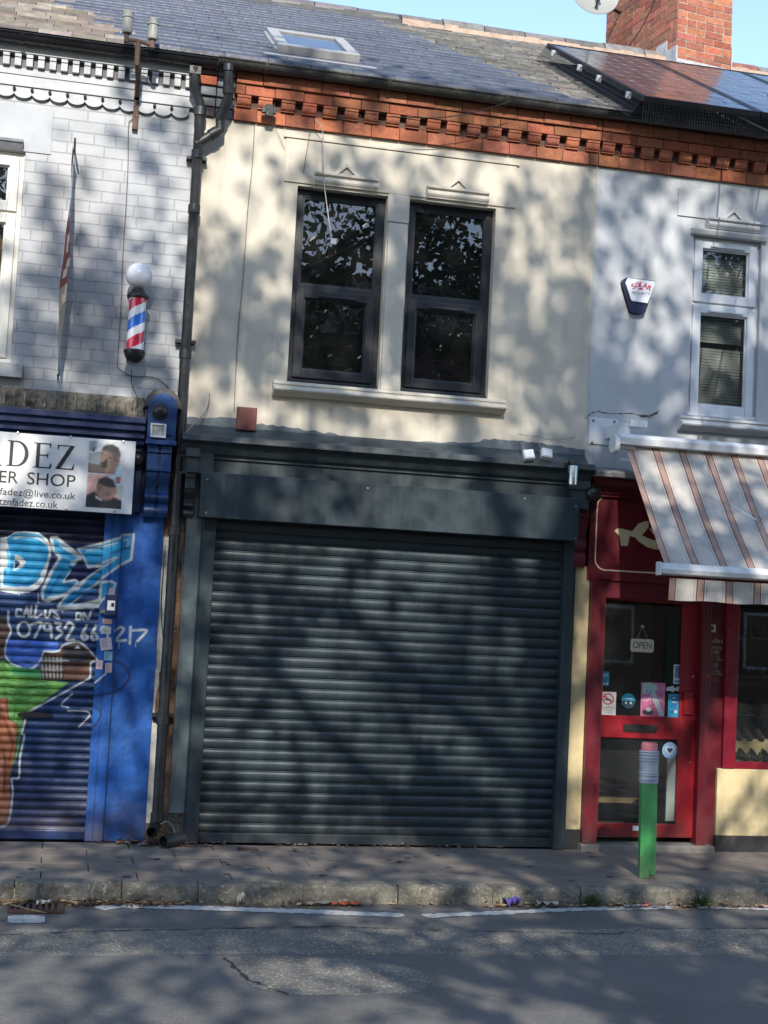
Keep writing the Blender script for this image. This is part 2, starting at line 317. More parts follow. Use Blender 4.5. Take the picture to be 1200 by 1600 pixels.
# road line
LINE = mat('worn_white_road_paint', (.50, .50, .48), .8, .3, 45, .6, 60, stain=(.10, .10, .10), stain_amt=1.0)
def strip(pts, wd, z, mb, amp=.006, seed=1):
    r_ = random.Random(seed); P = []
    for i in range(len(pts)-1):
        a, b = Vector(pts[i]), Vector(pts[i+1]); n = max(2, int((b-a).length/.03))
        for k in range(n): P.append(a.lerp(b, k/n))
    P.append(Vector(pts[-1])); up = []; dn = []
    for i, p in enumerate(P):
        t = (P[min(i+1, len(P)-1)]-P[max(0, i-1)]).normalized(); nn = Vector((-t.y, t.x, 0)); k = .75 if i in (0, len(P)-1) else 1
        up.append(p+nn*(wd/2*k+r_.uniform(-amp, amp))); dn.append(p-nn*(wd/2*k+r_.uniform(-amp, amp)))
    for i in range(len(P)-1): mb.add([(q.x, q.y, z) for q in (dn[i], dn[i+1], up[i+1], up[i])], [(0, 1, 2, 3)])
m = MB()
strip([gp(155, 1421), gp(180, 1416), gp(330, 1420), gp(480, 1425), gp(632, 1431)], .12, RDZ+.0035, m, .014)
strip([gp(662, 1432), gp(800, 1426), gp(900, 1421), gp(1055, 1418)], .10, RDZ+.0035, m, .014, seed=5)
strip([gp(1090, 1418), gp(1200, 1421), gp(1500, 1430)], .07, RDZ+.0035, m, .012, seed=8)
strip([gp(12, 1437), gp(70, 1437)], .2, RDZ+.0035, m, .003, seed=9)
strip([gp(-600, 1430), gp(-60, 1434)], .07, RDZ+.0035, m, seed=11)
ST(m.build('road_marking', LINE))
m = MB(); 
strip([gp(0, 1462), gp(120, 1457), gp(330, 1452), gp(520, 1448), gp(700, 1455), (gp(960, 1460)), gp(1010, 1452), gp(1250, 1451)], .008, RDZ+.0045, m, .010, 21)
strip([gp(350, 1497), gp(385, 1530), gp(450, 1555)], .010, RDZ+.0045, m, .014, 22)
ST(m.build('road_cracks', mat('dark_tar_seam', (.025, .025, .027), .7, .3, 20, .3, 60)))
# ================================================================== SHARED FACADE PIECES
def window(root, x0, x1, z0, z1, y, fm, zt, low_sash=True, top_sash=False, gm=None, vent=True, ft=.055, label=None):
    m = MB(); d = .06
    m.box(x0, x0+ft, y, y+d, z0, z1); m.box(x1-ft, x1, y, y+d, z0, z1); m.box(x0+ft, x1-ft, y+.001, y+d, z1-ft, z1); m.box(x0+ft, x1-ft, y+.001, y+d, z0, z0+ft); m.box(x0+ft, x1-ft, y+.001, y+d, zt-.03, zt+.03)
    m.box(x0-.005, x1+.005, y-.03, y-.0005, z0-.004, z0+.025)
    W = m.build('window', fm, root, bevel=.004)
    for (a, b, sash) in ((zt+.03, z1-ft, top_sash), (z0+ft, zt-.03, low_sash)):
        p0, p1, q0, q1 = x0+ft, x1-ft, a, b
        if sash:
            s = .05; f = MB(); f.box(p0-.02, p0+s, y-.018, y+.03, q0-.02, q1+.02); f.box(p1-s, p1+.02, y-.018, y+.03, q0-.02, q1+.02)
            f.box(p0+s, p1-s, y-.017, y+.03, q0-.02, q0+s); f.box(p0+s, p1-s, y-.017, y+.03, q1-s, q1+.02); f.build('sash', fm, W, bevel=.006); p0 += s; p1 -= s; q0 += s; q1 -= s
            if vent:
                v = MB(); cx = (x0+x1)/2; v.box(cx-.14, cx+.16, y-.034, y-.0175, q1+.012, q1+.03); v.build('trickle_vent', fm, W, bevel=.004)
        g = MB(); g.box(p0-.004, p1+.004, y+.02, y+.026, q0-.004, q1+.004); g.build('pane', gm or GLU, W)
        bd = MB()
        for (a0, a1, b0, b1) in ((p0, p0+.012, q0, q1), (p1-.012, p1, q0, q1), (p0+.012, p1-.012, q0, q0+.012), (p0+.012, p1-.012, q1-.012, q1)): bd.box(a0, a1, y+.006, y+.019, b0, b1)
        bd.build('glazing_bead', fm, W)
    return W
def room(root, x0, x1, z0, z1, y, depth=2.2, mt=None):
    m = MB(); vs_ = [(x, yy, z) for x in (x0, x1) for yy in (y, y+depth) for z in (z0, z1)]
    m.add(vs_, [(2, 6, 7, 3), (0, 2, 3, 1), (4, 5, 7, 6), (0, 4, 6, 2), (1, 3, 7, 5)]); return m.build('room', mt or DARK, root)
BTOP = 5.80
def brick_band(root, x0, x1, seed=0):
    random.seed(seed); m = MB(); c0 = (.36, .115, .06)
    def zz(py): return Z(1000, py, -.03)
    z4, z3, z2, z1, z0 = 5.86, zz(217), zz(232), zz(248), zz(267)
    m.box(x0, x1, .0, .25, z0, z4, (.25, .17, .12))
    def course(za, zb, yf, bw, off, dark=0.0):
        x = x0+off
        first = True
        while x < x1:
            a, b = max(x0, x), min(x+bw, x1)
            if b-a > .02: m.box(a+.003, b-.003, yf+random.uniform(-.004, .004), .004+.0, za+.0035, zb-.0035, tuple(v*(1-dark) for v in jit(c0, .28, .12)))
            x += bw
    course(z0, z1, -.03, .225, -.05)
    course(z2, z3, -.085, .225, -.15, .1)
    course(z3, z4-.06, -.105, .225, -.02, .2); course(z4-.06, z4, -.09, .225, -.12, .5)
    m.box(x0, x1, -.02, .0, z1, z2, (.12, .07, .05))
    p = .1655; n = int((x1-x0)/p)+1
    for i in range(n):
        a = x0+.02+i*p+random.uniform(-.006, .006); b = a+.105; hh = z2-z1
        if b > x1: break
        prof = [(-.01, z1+.002), (-.05, z1+.002)]+[(-.045-.03*math.sin(t*PI/2*k/5), z1+.012+.6*hh*(1-math.cos(t*PI/2*k/5))) for t in (1,) for k in range(6)]+[(-.075, z2-.022), (-.082, z2-.02), (-.082, z2-.003), (-.01, z2-.003)]
        m.prx(prof, a, b, jit(c0, .3, .12))
    return m.build('brick_cornice', BRICKC, root, bevel=.004, usecol=True)
def slates(root, name, inside, x0, x1, mt, cols, wd=.3, ex=.2, thick=.006, rough=0.0, seed=1, gap=.004, lift=0.0):
    random.seed(seed); m = MB(); L = math.hypot(1, RM); y = RY-.03; row = 0; dy = ex/L
    while y < RIDGE-.02:
        yn = min(y+dy, RIDGE); x = x0-(wd/2 if row % 2 else 0)-.0001
        while x < x1:
            w_ = wd*(1+random.uniform(-rough, rough)); cx, cy = x+w_/2, (y+yn)/2
            if inside(cx, cy):
                t0 = thick*(1+random.uniform(-.3, .5)*(1+4*rough)); a = x+gap/2; b = x+w_-gap/2; tw = random.uniform(-1, 1)*rough*.008; j = random.uniform(-1, 1)*rough*.03
                z0, z1 = zr(y)+lift, zr(yn)+lift
                vs_ = [(a, y+j, z0+t0+tw), (b, y+j, z0+t0-tw), (b, yn+.01, z1+.002), (a, yn+.01, z1+.002), (a, y+j, z0-.004-lift), (b, y+j, z0-.004-lift)]
                m.add(vs_, [(0, 1, 2, 3), (4, 5, 1, 0)], jit(random.choice(cols), .16 if rough < .05 else .3, .04))
            x += w_
        y = yn; row += 1
    return m.build(name, mt, root, usecol=True)
def line_x(pa, pb):
    A, B = R(*pa), R(*pb)
    return lambda y: A.x+(B.x-A.x)*(y-A.y)/(B.y-A.y)
bR = line_x((930, 172), (608, 42)); _bl = line_x((232, 80), (94, 0))
bL = lambda y: _bl(y)
def roof_under(root, x0, x1):
    m = MB(); za = zr(RY)-.03; zb = zr(RIDGE)-.03
    m.add([(x0, RY, za), (x1, RY, za), (x1, RIDGE, zb), (x0, RIDGE, zb), (x0, 9.0, za), (x1, 9.0, za)], [(0, 1, 2, 3), (3, 2, 5, 4)])
    m.add([(x0, 8.8, 0), (x1, 8.8, 0), (x1, 8.8, za), (x0, 8.8, za)], [(0, 1, 2, 3)])
    return m.build('roof_deck', BLKM, root)
def gutter(root, x0, x1, zc, yc, r, mt, hook=.9, dz=0.0):
    m = MB(); n = 8; prof = [(yc-r*math.cos(PI*k/n), zc-r*math.sin(PI*k/n)) for k in range(n+1)]
    prof += [(yc+(r-.006)*math.cos(PI*k/n), zc-(r-.006)*math.sin(PI*k/n)) for k in range(n+1)]
    m.prx(prof, x0, x1)
    m.tube([(x0, yc-r, zc), (x1, yc-r, zc)], .008, 6)
    x = x0+.35
    while x < x1-.05:
        m.prx([(yc-(r+.006)*math.cos(PI*k/n), zc-(r+.006)*math.sin(PI*k/n)) for k in range(n+1)]+[(yc, zc-.004)], x, x+.03); x += hook
    return m.build('gutter', mt, root, smooth=True)
def ridge(root, x0, x1, mt, cols, mort, seed=0):
    random.seed(seed); m = MB(); z = zr(RIDGE); x = x0; n = 8
    while x < x1:
        b = min(x+.45, x1); r_ = .13; dz = random.uniform(-.01, .01)
        m.prx([(RIDGE-r_*math.cos(PI*k/n)*1.1, z-.05+dz+r_*math.sin(PI*k/n)) for k in range(n+1)], x+.006, b-.006, jit(random.choice(cols), .2)); x += .45
    o = m.build('ridge_tiles', mt, root, usecol=True)
    m = MB(); k = 0; x = x0
    while x < x1:
        b = min(x1, x+.15); m.box(x, b, RIDGE-.17+random.uniform(-.015, .015), RIDGE+.15, z-.12, z-.035+random.uniform(-.012, .012)); x = b
    m.build('ridge_mortar', mort, root)
    return o
# ================================================================== BUILDINGS
XL = .80; XM = X(933, 258); WT = 5.87
Lb = T('terraced_building', 'barber shop building with white painted brick upper wall and blue shopfront', 'building', (-1.5, 0, 0))
Mb = T('terraced_building', 'cream rendered building with two dark windows above a dark grey roller shutter', 'building', (2.4, 0, 0))
Rb = T('terraced_building', 'pale grey rendered shoe repair shop building with maroon shopfront and brick chimney', 'building', (6, 0, 0))
def solid_back(root, x0, x1):   # side and party walls behind the facade
    m = MB(); m.box(x0, x1, .26, .3, 2.2, 5.7); return m
# ---- left
lx1 = X(40, 240); lz0, lz1 = Z(24, 568), Z(40, 238)
hole = (lx1-.85, lx1, lz0, lz1); hole2 = (lx1-1.9, lx1-1.02, lz0, lz1)
m = MB(); wall(m, -6, XL, 3.1, WT, 0, [hole, hole2], .14)
m.add([(-6, .14, 0), (-6, .14, WT), (-6, 8.8, WT), (-6, 8.8, 0)], [(0, 1, 2, 3)])
m.build('wall', WHITE_BRICK, Lb)
for h in (hole, hole2):
    room(Lb, h[0]-.1, h[1]+.1, h[2]-.1, h[3]+.1, .2)
    W = window(Lb, h[0]+.002, h[1]-.002, h[2]+.002, h[3]-.002, .03, UPVC_Y, Z(38, 335, .03), low_sash=True, top_sash=True, gm=glass('net_glass', (.85, .85, .85), 1.5, add=.03), vent=False)
    cu = MB()
    for i in range(40):
        x = h[0]+(h[1]-h[0])*i/40; y = .16+.012*math.sin(i*1.9)+.01*math.sin(i*.7); y2 = .16+.012*math.sin((i+1)*1.9)+.01*math.sin((i+1)*.7); x2 = h[0]+(h[1]-h[0])*(i+1)/40
        cu.add([(x, y, h[2]), (x2, y2, h[2]), (x2, y2, h[3]-.45), (x, y, h[3]-.45)], [(0, 1, 2, 3)])
    cu.build('curtain', mat('tan_curtain', (.34, .22, .10), .9, .5, 9, .1, 30, stain=(.5, .48, .42), stain_amt=.8), W)
    m = MB(); m.box(h[0]-.06, h[1]+.09, -.09, .0, h[2]-.115, h[2]-.01); m.build('window_sill', mat('grey_stone_sill', (.33, .34, .35), .8, .25, 9, .3, 50), Lb, bevel=.006)
    m = MB(); z = h[3]; m.prx([(0, z), (-.015, z), (-.05, z+.05), (-.06, z+.055), (-.06, z+.075), (0, z+.085)], h[0]+.02, h[1]-.02); m.build('window_hood', mat('dark_grey_stone', (.2, .21, .23), .8, .3, 9, .3, 50), Lb)
# smooth panel over window
m = MB(); m.box(-3, X(82, 200), -.008, -.0005, Z(82, 242), Z(82, 170)); m.build('render_panel', mat('smooth_white_render', (.41, .425, .45), .8, .1, 3, .2, 30), Lb)
WB = mat('white_painted_moulding', (.42, .435, .455), .6, .22, 6, .15, 50)
WBD = mat('dark_grey_recess', (.16, .16, .17), .9, .3, 9, .2, 50)  # darker grey for the strip behind the dentils
def lz(py): return Z(150, py, -.04)
m = MB(); cx1 = XL-.02
m.box(-6, cx1, -.07, -.001, lz(100), lz(82)); m.box(-6, cx1, -.055, -.001, lz(82)+.001, WT); 
m.box(-6, cx1, -.04, -.001, lz(149), lz(133)); m.box(-6, cx1, -.03, -.001, lz(131), lz(120))
x = -3
za, zb = lz(119), lz(101)
while x < cx1-.05:
    m.box(x, x+.048, -.06, -.001, za, zb-.028); m.box(x, x+.048, -.068, -.001, zb-.026, zb-.001); x += .0835
m.build('cornice', WB, Lb, bevel=.003)
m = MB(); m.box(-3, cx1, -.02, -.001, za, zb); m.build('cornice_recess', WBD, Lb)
m = MB(); x = -3; p = .128; zt, zb2 = lz(150), lz(170)
while x < cx1-.1:
    poly = [(x, zt)]+[(x+p/2-p*.5*math.cos(PI*k/10), zt-.035-.042*math.sin(PI*k/10)-.0*k) for k in range(11)]+[(x+p, zt)]
    m.pry([(a, b) for a, b in poly], -.028, -.001); x += p
m.build('scalloped_course', WB, Lb, bevel=.003)
x = -.8+.128*.5-.064
x = -3+math.ceil((3-.9)/.128)*.128
while x < cx1-.1:
    m = MB(); m.tube([(x, -.028, zt-.018), (x, -.045, zt-.018)], .012, 8); m.build('dark_hole', BLKM, Lb); x += p  # black stubs added to stand for the small dark holes in the course
# crumbling ledge with ribs above the blue shopfront
m = MB(); z0, z1 = Z(100, 640), Z(100, 612)
m.box(-6, X(222, 630), -.06, 0, z0-.045, z0); m.build('ledge', mat('dirty_mortar_ledge', (.13, .115, .10), .95, .5, 12, 1, 35, stain=(.04, .035, .03), bdist=.03), Lb)
m = MB(); m.box(-6, X(225, 630), -.012, -.0005, z0, z1, (.25, .23, .19)); x = -2
while x < X(225, 630)-.02:
    m.box(x, x+.008, -.045+random.uniform(-.008, .008), -.012, z0, z1-.02-random.uniform(0, .03), jit((.35, .32, .25), .3)); x += .072
m.build('exposed_tile_course', mat('crumbling_mortar', (.27, .25, .21), .95, .6, 14, 1, 30, attr=True, stain=(.03, .03, .03), stain_amt=.95, bdist=.03), Lb, usecol=True)
# blue cornice, fascia backing
z0, z1 = Z(100, 690, -.12), Z(100, 645, -.12)
hh = (z1-z0); zfb = Z(210, 800, -.06)
m = MB(); m.prx([(0, zfb), (-.06, zfb), (-.06, z0), (-.10, z0+.1*hh), (-.10, z0+.25*hh), (-.13, z0+.3*hh), (-.13, z0+.5*hh), (-.17, z0+.55*hh), (-.17, z0+.75*hh), (-.2, z0+.8*hh), (-.2, z1), (0, z1+.02)], -6, X(226, 680, -.12))
m.build('fascia_cornice', BLUE_D, Lb, bevel=.003)
# --- mural (paint on the shutter, its guide and the panel): colours sampled on a fine mesh
def inpoly(px, py, poly):
    c = np.zeros(px.shape, bool); n = len(poly)
    for i in range(n):
        x1, y1 = poly[i]; x2, y2 = poly[(i+1) % n]
        if y1 == y2: continue
        c ^= ((y1 > py) != (y2 > py)) & (px < (x2-x1)*(py-y1)/(y2-y1)+x1)
    return c
def dist(px, py, pl, closed=False):
    d = np.full(px.shape, 1e9); n = len(pl)
    for i in range(n if closed else n-1):
        ax, ay = pl[i]; bx, by = pl[(i+1) % n]; L2 = (bx-ax)**2+(by-ay)**2+1e-9
        t = np.clip(((px-ax)*(bx-ax)+(py-ay)*(by-ay))/L2, 0, 1); d = np.minimum(d, np.hypot(px-ax-t*(bx-ax), py-ay-t*(by-ay)))
    return d
def smooth_noise(x, y, s, seed):
    r_ = np.random.default_rng(seed); out = np.zeros(x.shape)
    for k in range(6):
        a = r_.uniform(0, 2*PI); f = s*(1.6**k)/3; ph = r_.uniform(0, 6.28); out += np.sin((x*math.cos(a)+y*math.sin(a))*f+ph+1.5*np.sin(x*f*.7+y*f*.9+ph))*(.75**k)
    return out/3
A5 = lambda L: [(x/5, 800+y/5) for x, y in L]
B4 = lambda L: [(x/4.615, 960+y/4.615) for x, y in L]
C3 = lambda L: [(x/3.529, 900+y/3.529) for x, y in L]
def ell(cx, cy, rx, ry, n=18): return [(cx+rx*math.cos(2*PI*k/n), cy+ry*math.sin(2*PI*k/n)) for k in range(n+1)]
def mural(px, py, panel):
    n = smooth_noise(px, py, .12, 3)[:, None]; n2 = smooth_noise(px, py, .5, 9)[:, None]
    if panel: c = np.array([.013, .085, .33])*(1+.4*n)+np.array([.02, .05, .10])*np.clip(n2, 0, 1)*.6
    else:
        c = np.array([.015, .042, .125])*(1+.5*n); top = (py < 850)[:, None]; c = np.where(top, np.array([.012, .016, .045])*(1+.8*n), c)
        low = np.clip((py-1150)/130, 0, 1)[:, None]; c = c*(1-low)+np.array([.03, .045, .12])*(1+.6*n)*low
    WH = np.array([.60, .62, .62]); CY = np.array([.02, .27, .52]); NV = np.array([.012, .02, .085])
    def curve(pl, closed=False):
        if len(pl) < 3: return pl
        n_ = len(pl); P = [np.array(p, float) for p in pl]; out = []
        for i in range(n_ if closed else n_-1):
            g = (lambda k: P[k % n_]) if closed else (lambda k: P[min(max(k, 0), n_-1)])
            p0, p1, p2, p3 = g(i-1), g(i), g(i+1), g(i+2)
            for t in (0, .25, .5, .75): out.append(tuple(p1+.5*((p2-p0)*t+(2*p0-5*p1+4*p2-p3)*t*t+(-p0+3*p1-3*p2+p3)*t**3)*.8+(p2-p1)*t*.2))
        if not closed: out.append(tuple(P[-1]))
        return out
    def fill(poly, f, soft=.8):
        nonlocal c; d = dist(px, py, poly, True)*np.where(inpoly(px, py, poly), 1, -1); a = np.clip(d/soft+.5, 0, 1)[:, None]; c = c*(1-a)+f*a
    def stroke(pl, wd, f, closed=False):
        nonlocal c; pl = pl if closed else curve(pl); wob = 1+.22*n[:, 0]; d = dist(px, py, pl, closed); a = np.clip((wd*wob-d)/.7+.5, 0, 1); a = np.maximum(a, .12*np.clip(1-(d-wd)/2.5, 0, 1)); a = (a*(.93+.07*n2[:, 0]))[:, None]; c = c*(1-a)+f*a
    gr = np.clip((950-py)/120, 0, 1)[:, None]; cyg = CY*(.75+.5*gr)*(1+.12*n2)
    D = A5([(-60, 230), (15, 200), (60, 195), (110, 158), (200, 148), (300, 160), (365, 205), (400, 265), (398, 340), (375, 430), (355, 500), (335, 550), (290, 600), (230, 630), (130, 640), (60, 630), (-60, 600)])
    fill(D, WH); fill(A5([(52, 205), (110, 172), (200, 163), (290, 172), (345, 212), (378, 268), (378, 340), (352, 425), (322, 500), (290, 545), (225, 585), (100, 585), (22, 570), (28, 480), (22, 300)]), cyg)
    fill(A5([(-80, 225), (12, 205), (8, 330), (14, 590), (-80, 585)]), cyg); stroke(A5([(10, 210), (6, 400), (16, 590)]), 1.6, WH); fill(A5([(-80, 330), (0, 340), (-2, 450), (-80, 440)]), NV)
    stroke(A5([(110, 205), (200, 188), (300, 205), (360, 250), (395, 300), (370, 400), (320, 490)]), 1.4, WH*.9)
    fill(A5([(20, 200), (50, 200), (80, 330), (75, 440), (20, 440)]), WH); fill(A5([(118, 330), (170, 350), (202, 390), (180, 430), (105, 460)]), WH); fill(A5([(115, 375), (150, 385), (157, 410), (115, 447)]), NV)
    P1 = A5([(400, 205), (440, 200), (600, 325), (640, 355), (560, 395), (600, 410), (500, 545), (600, 525), (620, 555), (520, 640), (380, 692), (335, 682), (330, 620), (400, 470), (470, 355), (420, 300)])
    fill(P1, cyg); stroke(P1, 2.4, WH, True); stroke(A5([(470, 260), (600, 345), (630, 370)]), 1.6, WH)
    P2 = A5([(610, 290), (800, 243), (945, 200), (955, 180), (1045, 174), (1025, 372), (945, 410), (790, 522), (760, 556), (640, 640), (530, 740), (780, 690), (785, 550), (870, 540), (903, 560), (890, 600), (840, 660), (790, 690), (765, 740), (455, 760), (465, 720), (600, 560), (790, 408), (690, 432), (650, 350)])
    fill(P2, cyg*1.1); stroke(P2, 1.9, WH, True)
    stroke(A5([(790, 400), (915, 355), (790, 440)]), 1.5, WH); stroke(A5([(680, 300), (920, 240)]), 1.2, WH); stroke(A5([(970, 220), (1000, 218), (990, 290)]), 1.5, WH)
    stroke(A5([(600, 600), (700, 490), (790, 430)]), 3.2, WH); stroke(A5([(460, 740), (600, 740), (770, 700)]), 3.0, WH); stroke(A5([(380, 670), (500, 650), (600, 590)]), 2.4, WH)
    fill(A5([(520, 412), (570, 428), (600, 402), (640, 400), (660, 452), (785, 430), (640, 535), (620, 550), (590, 520), (505, 538), (560, 452)]), NV)
    # lettering
    tw = 1.65
    for pl in ([(165, 765), (135, 760), (125, 810), (160, 815)], [(185, 815), (210, 745), (225, 815)], [(192, 790), (222, 790)], [(245, 740), (240, 815), (262, 810)], [(285, 735), (275, 820), (325, 800)], [(355, 770), (352, 815), (380, 820), (395, 765)], [(440, 770), (405, 765), (445, 800), (460, 830), (420, 815)], [(600, 790), (595, 835), (625, 835), (630, 795), (600, 790)], [(650, 835), (655, 790), (690, 835), (710, 775)]): stroke(A5(pl), tw, WH)
    tw = 1.95
    for pl in (ell(172, 108, 44, 52), [(225, 72), (300, 62), (250, 165)], ell(340, 90, 24, 25), [(365, 75), (372, 165)], [(400, 62), (440, 72), (412, 102), (448, 132), (405, 175)], [(470, 95), (495, 60), (530, 85), (480, 180), (532, 186)],
               [(625, 82), (590, 145), (605, 185), (632, 165), (608, 140), (592, 150)], [(692, 85), (660, 145), (672, 185), (705, 170), (685, 138), (662, 150)], ell(755, 108, 26, 18), [(780, 108), (775, 160)],
               [(835, 115), (865, 92), (893, 110), (838, 187), (908, 186)], [(942, 92), (935, 210)], [(958, 116), (1058, 116), (992, 192)]): stroke(B4(pl), tw, WH)
    # figure
    fill(B4([(40, 100), (80, 150), (75, 185), (160, 185), (420, 200), (420, 270), (320, 265), (290, 370), (180, 395), (70, 350), (40, 290)]), np.array([.05, .13, .48])*(1+.3*n2))
    fill(B4([(-30, 0), (20, 0), (40, 60), (75, 120), (45, 190), (35, 310), (-30, 330)]), np.array([.10, .06, .045])*(1+.5*n2))
    stroke(B4([(60, -20), (60, 60), (80, 120), (50, 190), (36, 290), (80, 350), (180, 395), (240, 385), (290, 330), (320, 265)]), 1.5, WH)
    gn = np.array([.13, .33, .07])*(1+.35*n2)
    fill(B4([(-30, 330), (30, 330), (100, 375), (290, 400), (300, 470), (500, 490), (220, 695), (170, 730), (150, 850), (130, 1000), (90, 1110), (60, 1110), (100, 800), (55, 740), (50, 600), (-30, 600)]), gn)
    fill(B4([(80, 380), (290, 400), (300, 450), (90, 440)]), np.array([.05, .28, .10]))
    fill(C3([(-20, 670), (45, 675), (50, 780), (100, 830), (85, 1000), (55, 1120), (55, 1250), (35, 1370), (-20, 1380)]), np.array([.38, .13, .06])*(1+.3*n2))
    stroke(C3([(40, 670), (45, 780), (100, 830), (80, 1000), (55, 1110)]), 1.0, np.array([.04, .10, .05]))
    hand = B4([(320, 265), (420, 265), (460, 220), (560, 200), (620, 240), (700, 320), (655, 350), (650, 440), (600, 480), (330, 480), (285, 400)])
    fill(hand, np.array([.075, .045, .035])*(1+.6*n2)); fill(B4([(470, 380), (640, 370), (640, 430), (590, 470), (460, 470)]), np.array([.19, .085, .06]))
    fill(B4([(490, 235), (590, 235), (650, 330), (500, 350), (450, 300)]), np.array([.03, .03, .035])); fill(B4([(535, 245), (560, 225), (580, 245)]), WH)
    for k in range(6): stroke(B4([(300+k*28, 300+k*2), (312+k*26, 460)]), .9, np.array([.35, .35, .33]))
    stroke(B4([(310, 335), (490, 335)]), .8, WH*.7); stroke(B4([(300, 400), (450, 400)]), .8, WH*.7)
    stroke(B4([(320, 265), (420, 265), (460, 220), (560, 195), (625, 240), (698, 325), (655, 350), (650, 445), (600, 485), (210, 700)]), 1.3, WH)
    stroke(B4([(520, 575), (440, 650), (495, 672)]), 1.0, WH); stroke(B4([(490, 695), (620, 698), (645, 730), (570, 810)]), 1.0, WH); stroke(B4([(530, 820), (400, 950)]), .8, NV*.5); stroke(B4([(765, 425), (685, 492)]), 1.1, WH)
    stroke(C3([(140, 790), (120, 870), (135, 880), (110, 1000), (105, 1110), (65, 1120), (70, 1200), (45, 1360), (-20, 1390)]), 1.5, WH)
    for pl in ([(20, 430), (60, 470), (110, 480)], [(70, 520), (160, 540), (260, 520)], [(90, 600), (150, 620), (230, 600)], [(200, 450), (260, 480), (330, 490)], [(20, 520), (40, 560), (30, 600)], [(70, 640), (110, 660), (100, 740)]): stroke(B4(pl), 1.1, np.array([.05, .16, .04]))
    for pl in ([(100, 500), (200, 510), (320, 500)], [(60, 560), (150, 580), (250, 560)], [(-10, 360), (30, 350), (60, 380)]): stroke(B4(pl), 1.4, np.array([.26, .50, .16]))
    for pl in ([(0, 760), (30, 800), (60, 900)], [(20, 950), (30, 1050), (20, 1200)], [(50, 850), (70, 930), (50, 1020)]): stroke(C3(pl), 1.8, np.array([.20, .06, .03]))
    for pl in ([(10, 700), (30, 740)], [(60, 820), (80, 870)], [(5, 1000), (8, 1150)]): stroke(C3(pl), 2.2, np.array([.50, .22, .12]))
    for pl in ([(120, 180), (200, 170), (300, 185)], [(60, 300), (70, 400), (60, 480)]): stroke(A5(pl), 2.2, np.array([.10, .45, .70]))
    for pl in ([(100, 560), (200, 570), (270, 530)], [(380, 640), (430, 560), (470, 500)], [(540, 700), (640, 640), (740, 600)], [(880, 320), (960, 290), (1010, 280)]): stroke(A5(pl), 2.4, np.array([.01, .14, .34]))
    for pl in ([(430, 300), (470, 330), (560, 380)], [(660, 320), (780, 290), (900, 260)]): stroke(A5(pl), 1.6, np.array([.12, .48, .72]))
    for pl in ([(90, 220), (150, 260), (250, 250)], [(110, 330), (200, 360), (270, 340)]): stroke(B4(pl), 2.0, np.array([.10, .22, .60]))
    for x_, y_, l_ in ((60, 928, 14), (98, 948, 9), (146, 942, 12), (30, 922, 8), (186, 1003, 10), (212, 1003, 7)): stroke([(x_, y_), (x_-.3, y_+l_)], .55, WH)
    DK = np.array([.012, .03, .12])
    stroke(B4([(820, 335), (880, 360), (935, 440), (880, 530), (800, 565), (670, 590)]), 2.2, DK); stroke(B4([(670, 650), (730, 710), (700, 780), (660, 830)]), 1.4, DK)
    # dust and scuffs
    c = c*(1+.12*smooth_noise(px, py, 1.3, 21)[:, None])
    return np.clip(c, 0, 1)
def painted(root, name, xs, zs, yf, panel, mt):
    xs = np.array(xs); zs = np.array(zs); ys = np.array([yf(z) for z in zs])
    V = [(x, y, z) for z, y in zip(zs, ys) for x in xs]; nx, nz = len(xs), len(zs)
    cx = (xs[1:]+xs[:-1])/2; cz = (zs[1:]+zs[:-1])/2; cy = (ys[1:]+ys[:-1])/2
    XX, ZZ = np.meshgrid(cx, cz); YY = np.repeat(cy[:, None], nx-1, 1)
    v = np.stack([XX-CAM.x, YY-CAM.y, ZZ-CAM.z], -1); dz = v@np.array(_fw); px = 600+FPX*(v@np.array(_rr))/dz; py = 800-FPX*(v@np.array(_uu))/dz
    C = mural(px.ravel(), py.ravel(), panel)
    m = MB(); m.v = V; m.f = [(j*nx+i, j*nx+i+1, (j+1)*nx+i+1, (j+1)*nx+i) for j in range(nz-1) for i in range(nx-1)]; m.c = [tuple(c) for c in C.tolist()]
    return m.build(name, mt, root, smooth=False, usecol=True)
PAINT = mat('spray_paint', (.1, .1, .1), .5, .2, 7, .08, 50, attr=True, drip=.25, spec=.35, grime=((.11, .09, .075), .0, .4, .6))
gx0 = X(148, 1060, -.02); gx1 = X(176, 1060, -.03); pxr = X(241, 1060)
pitch = .0575
def slat(z, p, d=.011):
    t = (z/p) % 1; return -d*math.sin(PI*min(1, t/.82)) if t < .82 else .010
zs = []; z = .08
while z < 2.36:
    for t in (0, .1, .22, .34, .46, .58, .7, .8, .86, .96): zs.append(z//pitch*pitch+pitch*t)
    z += pitch
zs = sorted({round(a, 5) for a in zs if a > .075})
painted(Lb, 'shutter', np.arange(-.75, gx0+.004, .0045), zs, lambda z: .02+slat(z, pitch), False, PAINT)
m = MB(); m.box(-3.2, -.7505, .01, .04, 0.08, 2.36); m.box(-3.2, gx0, -.005, .03, .015, .079); m.build('shutter_bottom_rail', BLUE_D, Lb, bevel=.004)
sl = MB(); c_ = F(55, 1117, .0); sl.pry([(c_.x+.075*math.cos(a)+.05*(1 if math.cos(a) > 0 else -1), c_.z+.018*math.sin(a)) for a in [2*PI*k/16 for k in range(16)]], -.012, .0); sl.build('finger_slot', BLKM, Lb)
painted(Lb, 'shutter_guide', np.arange(gx0, gx1+.004, .0045), np.arange(.01, 2.38, .0045), lambda z: -.03, True, PAINT)
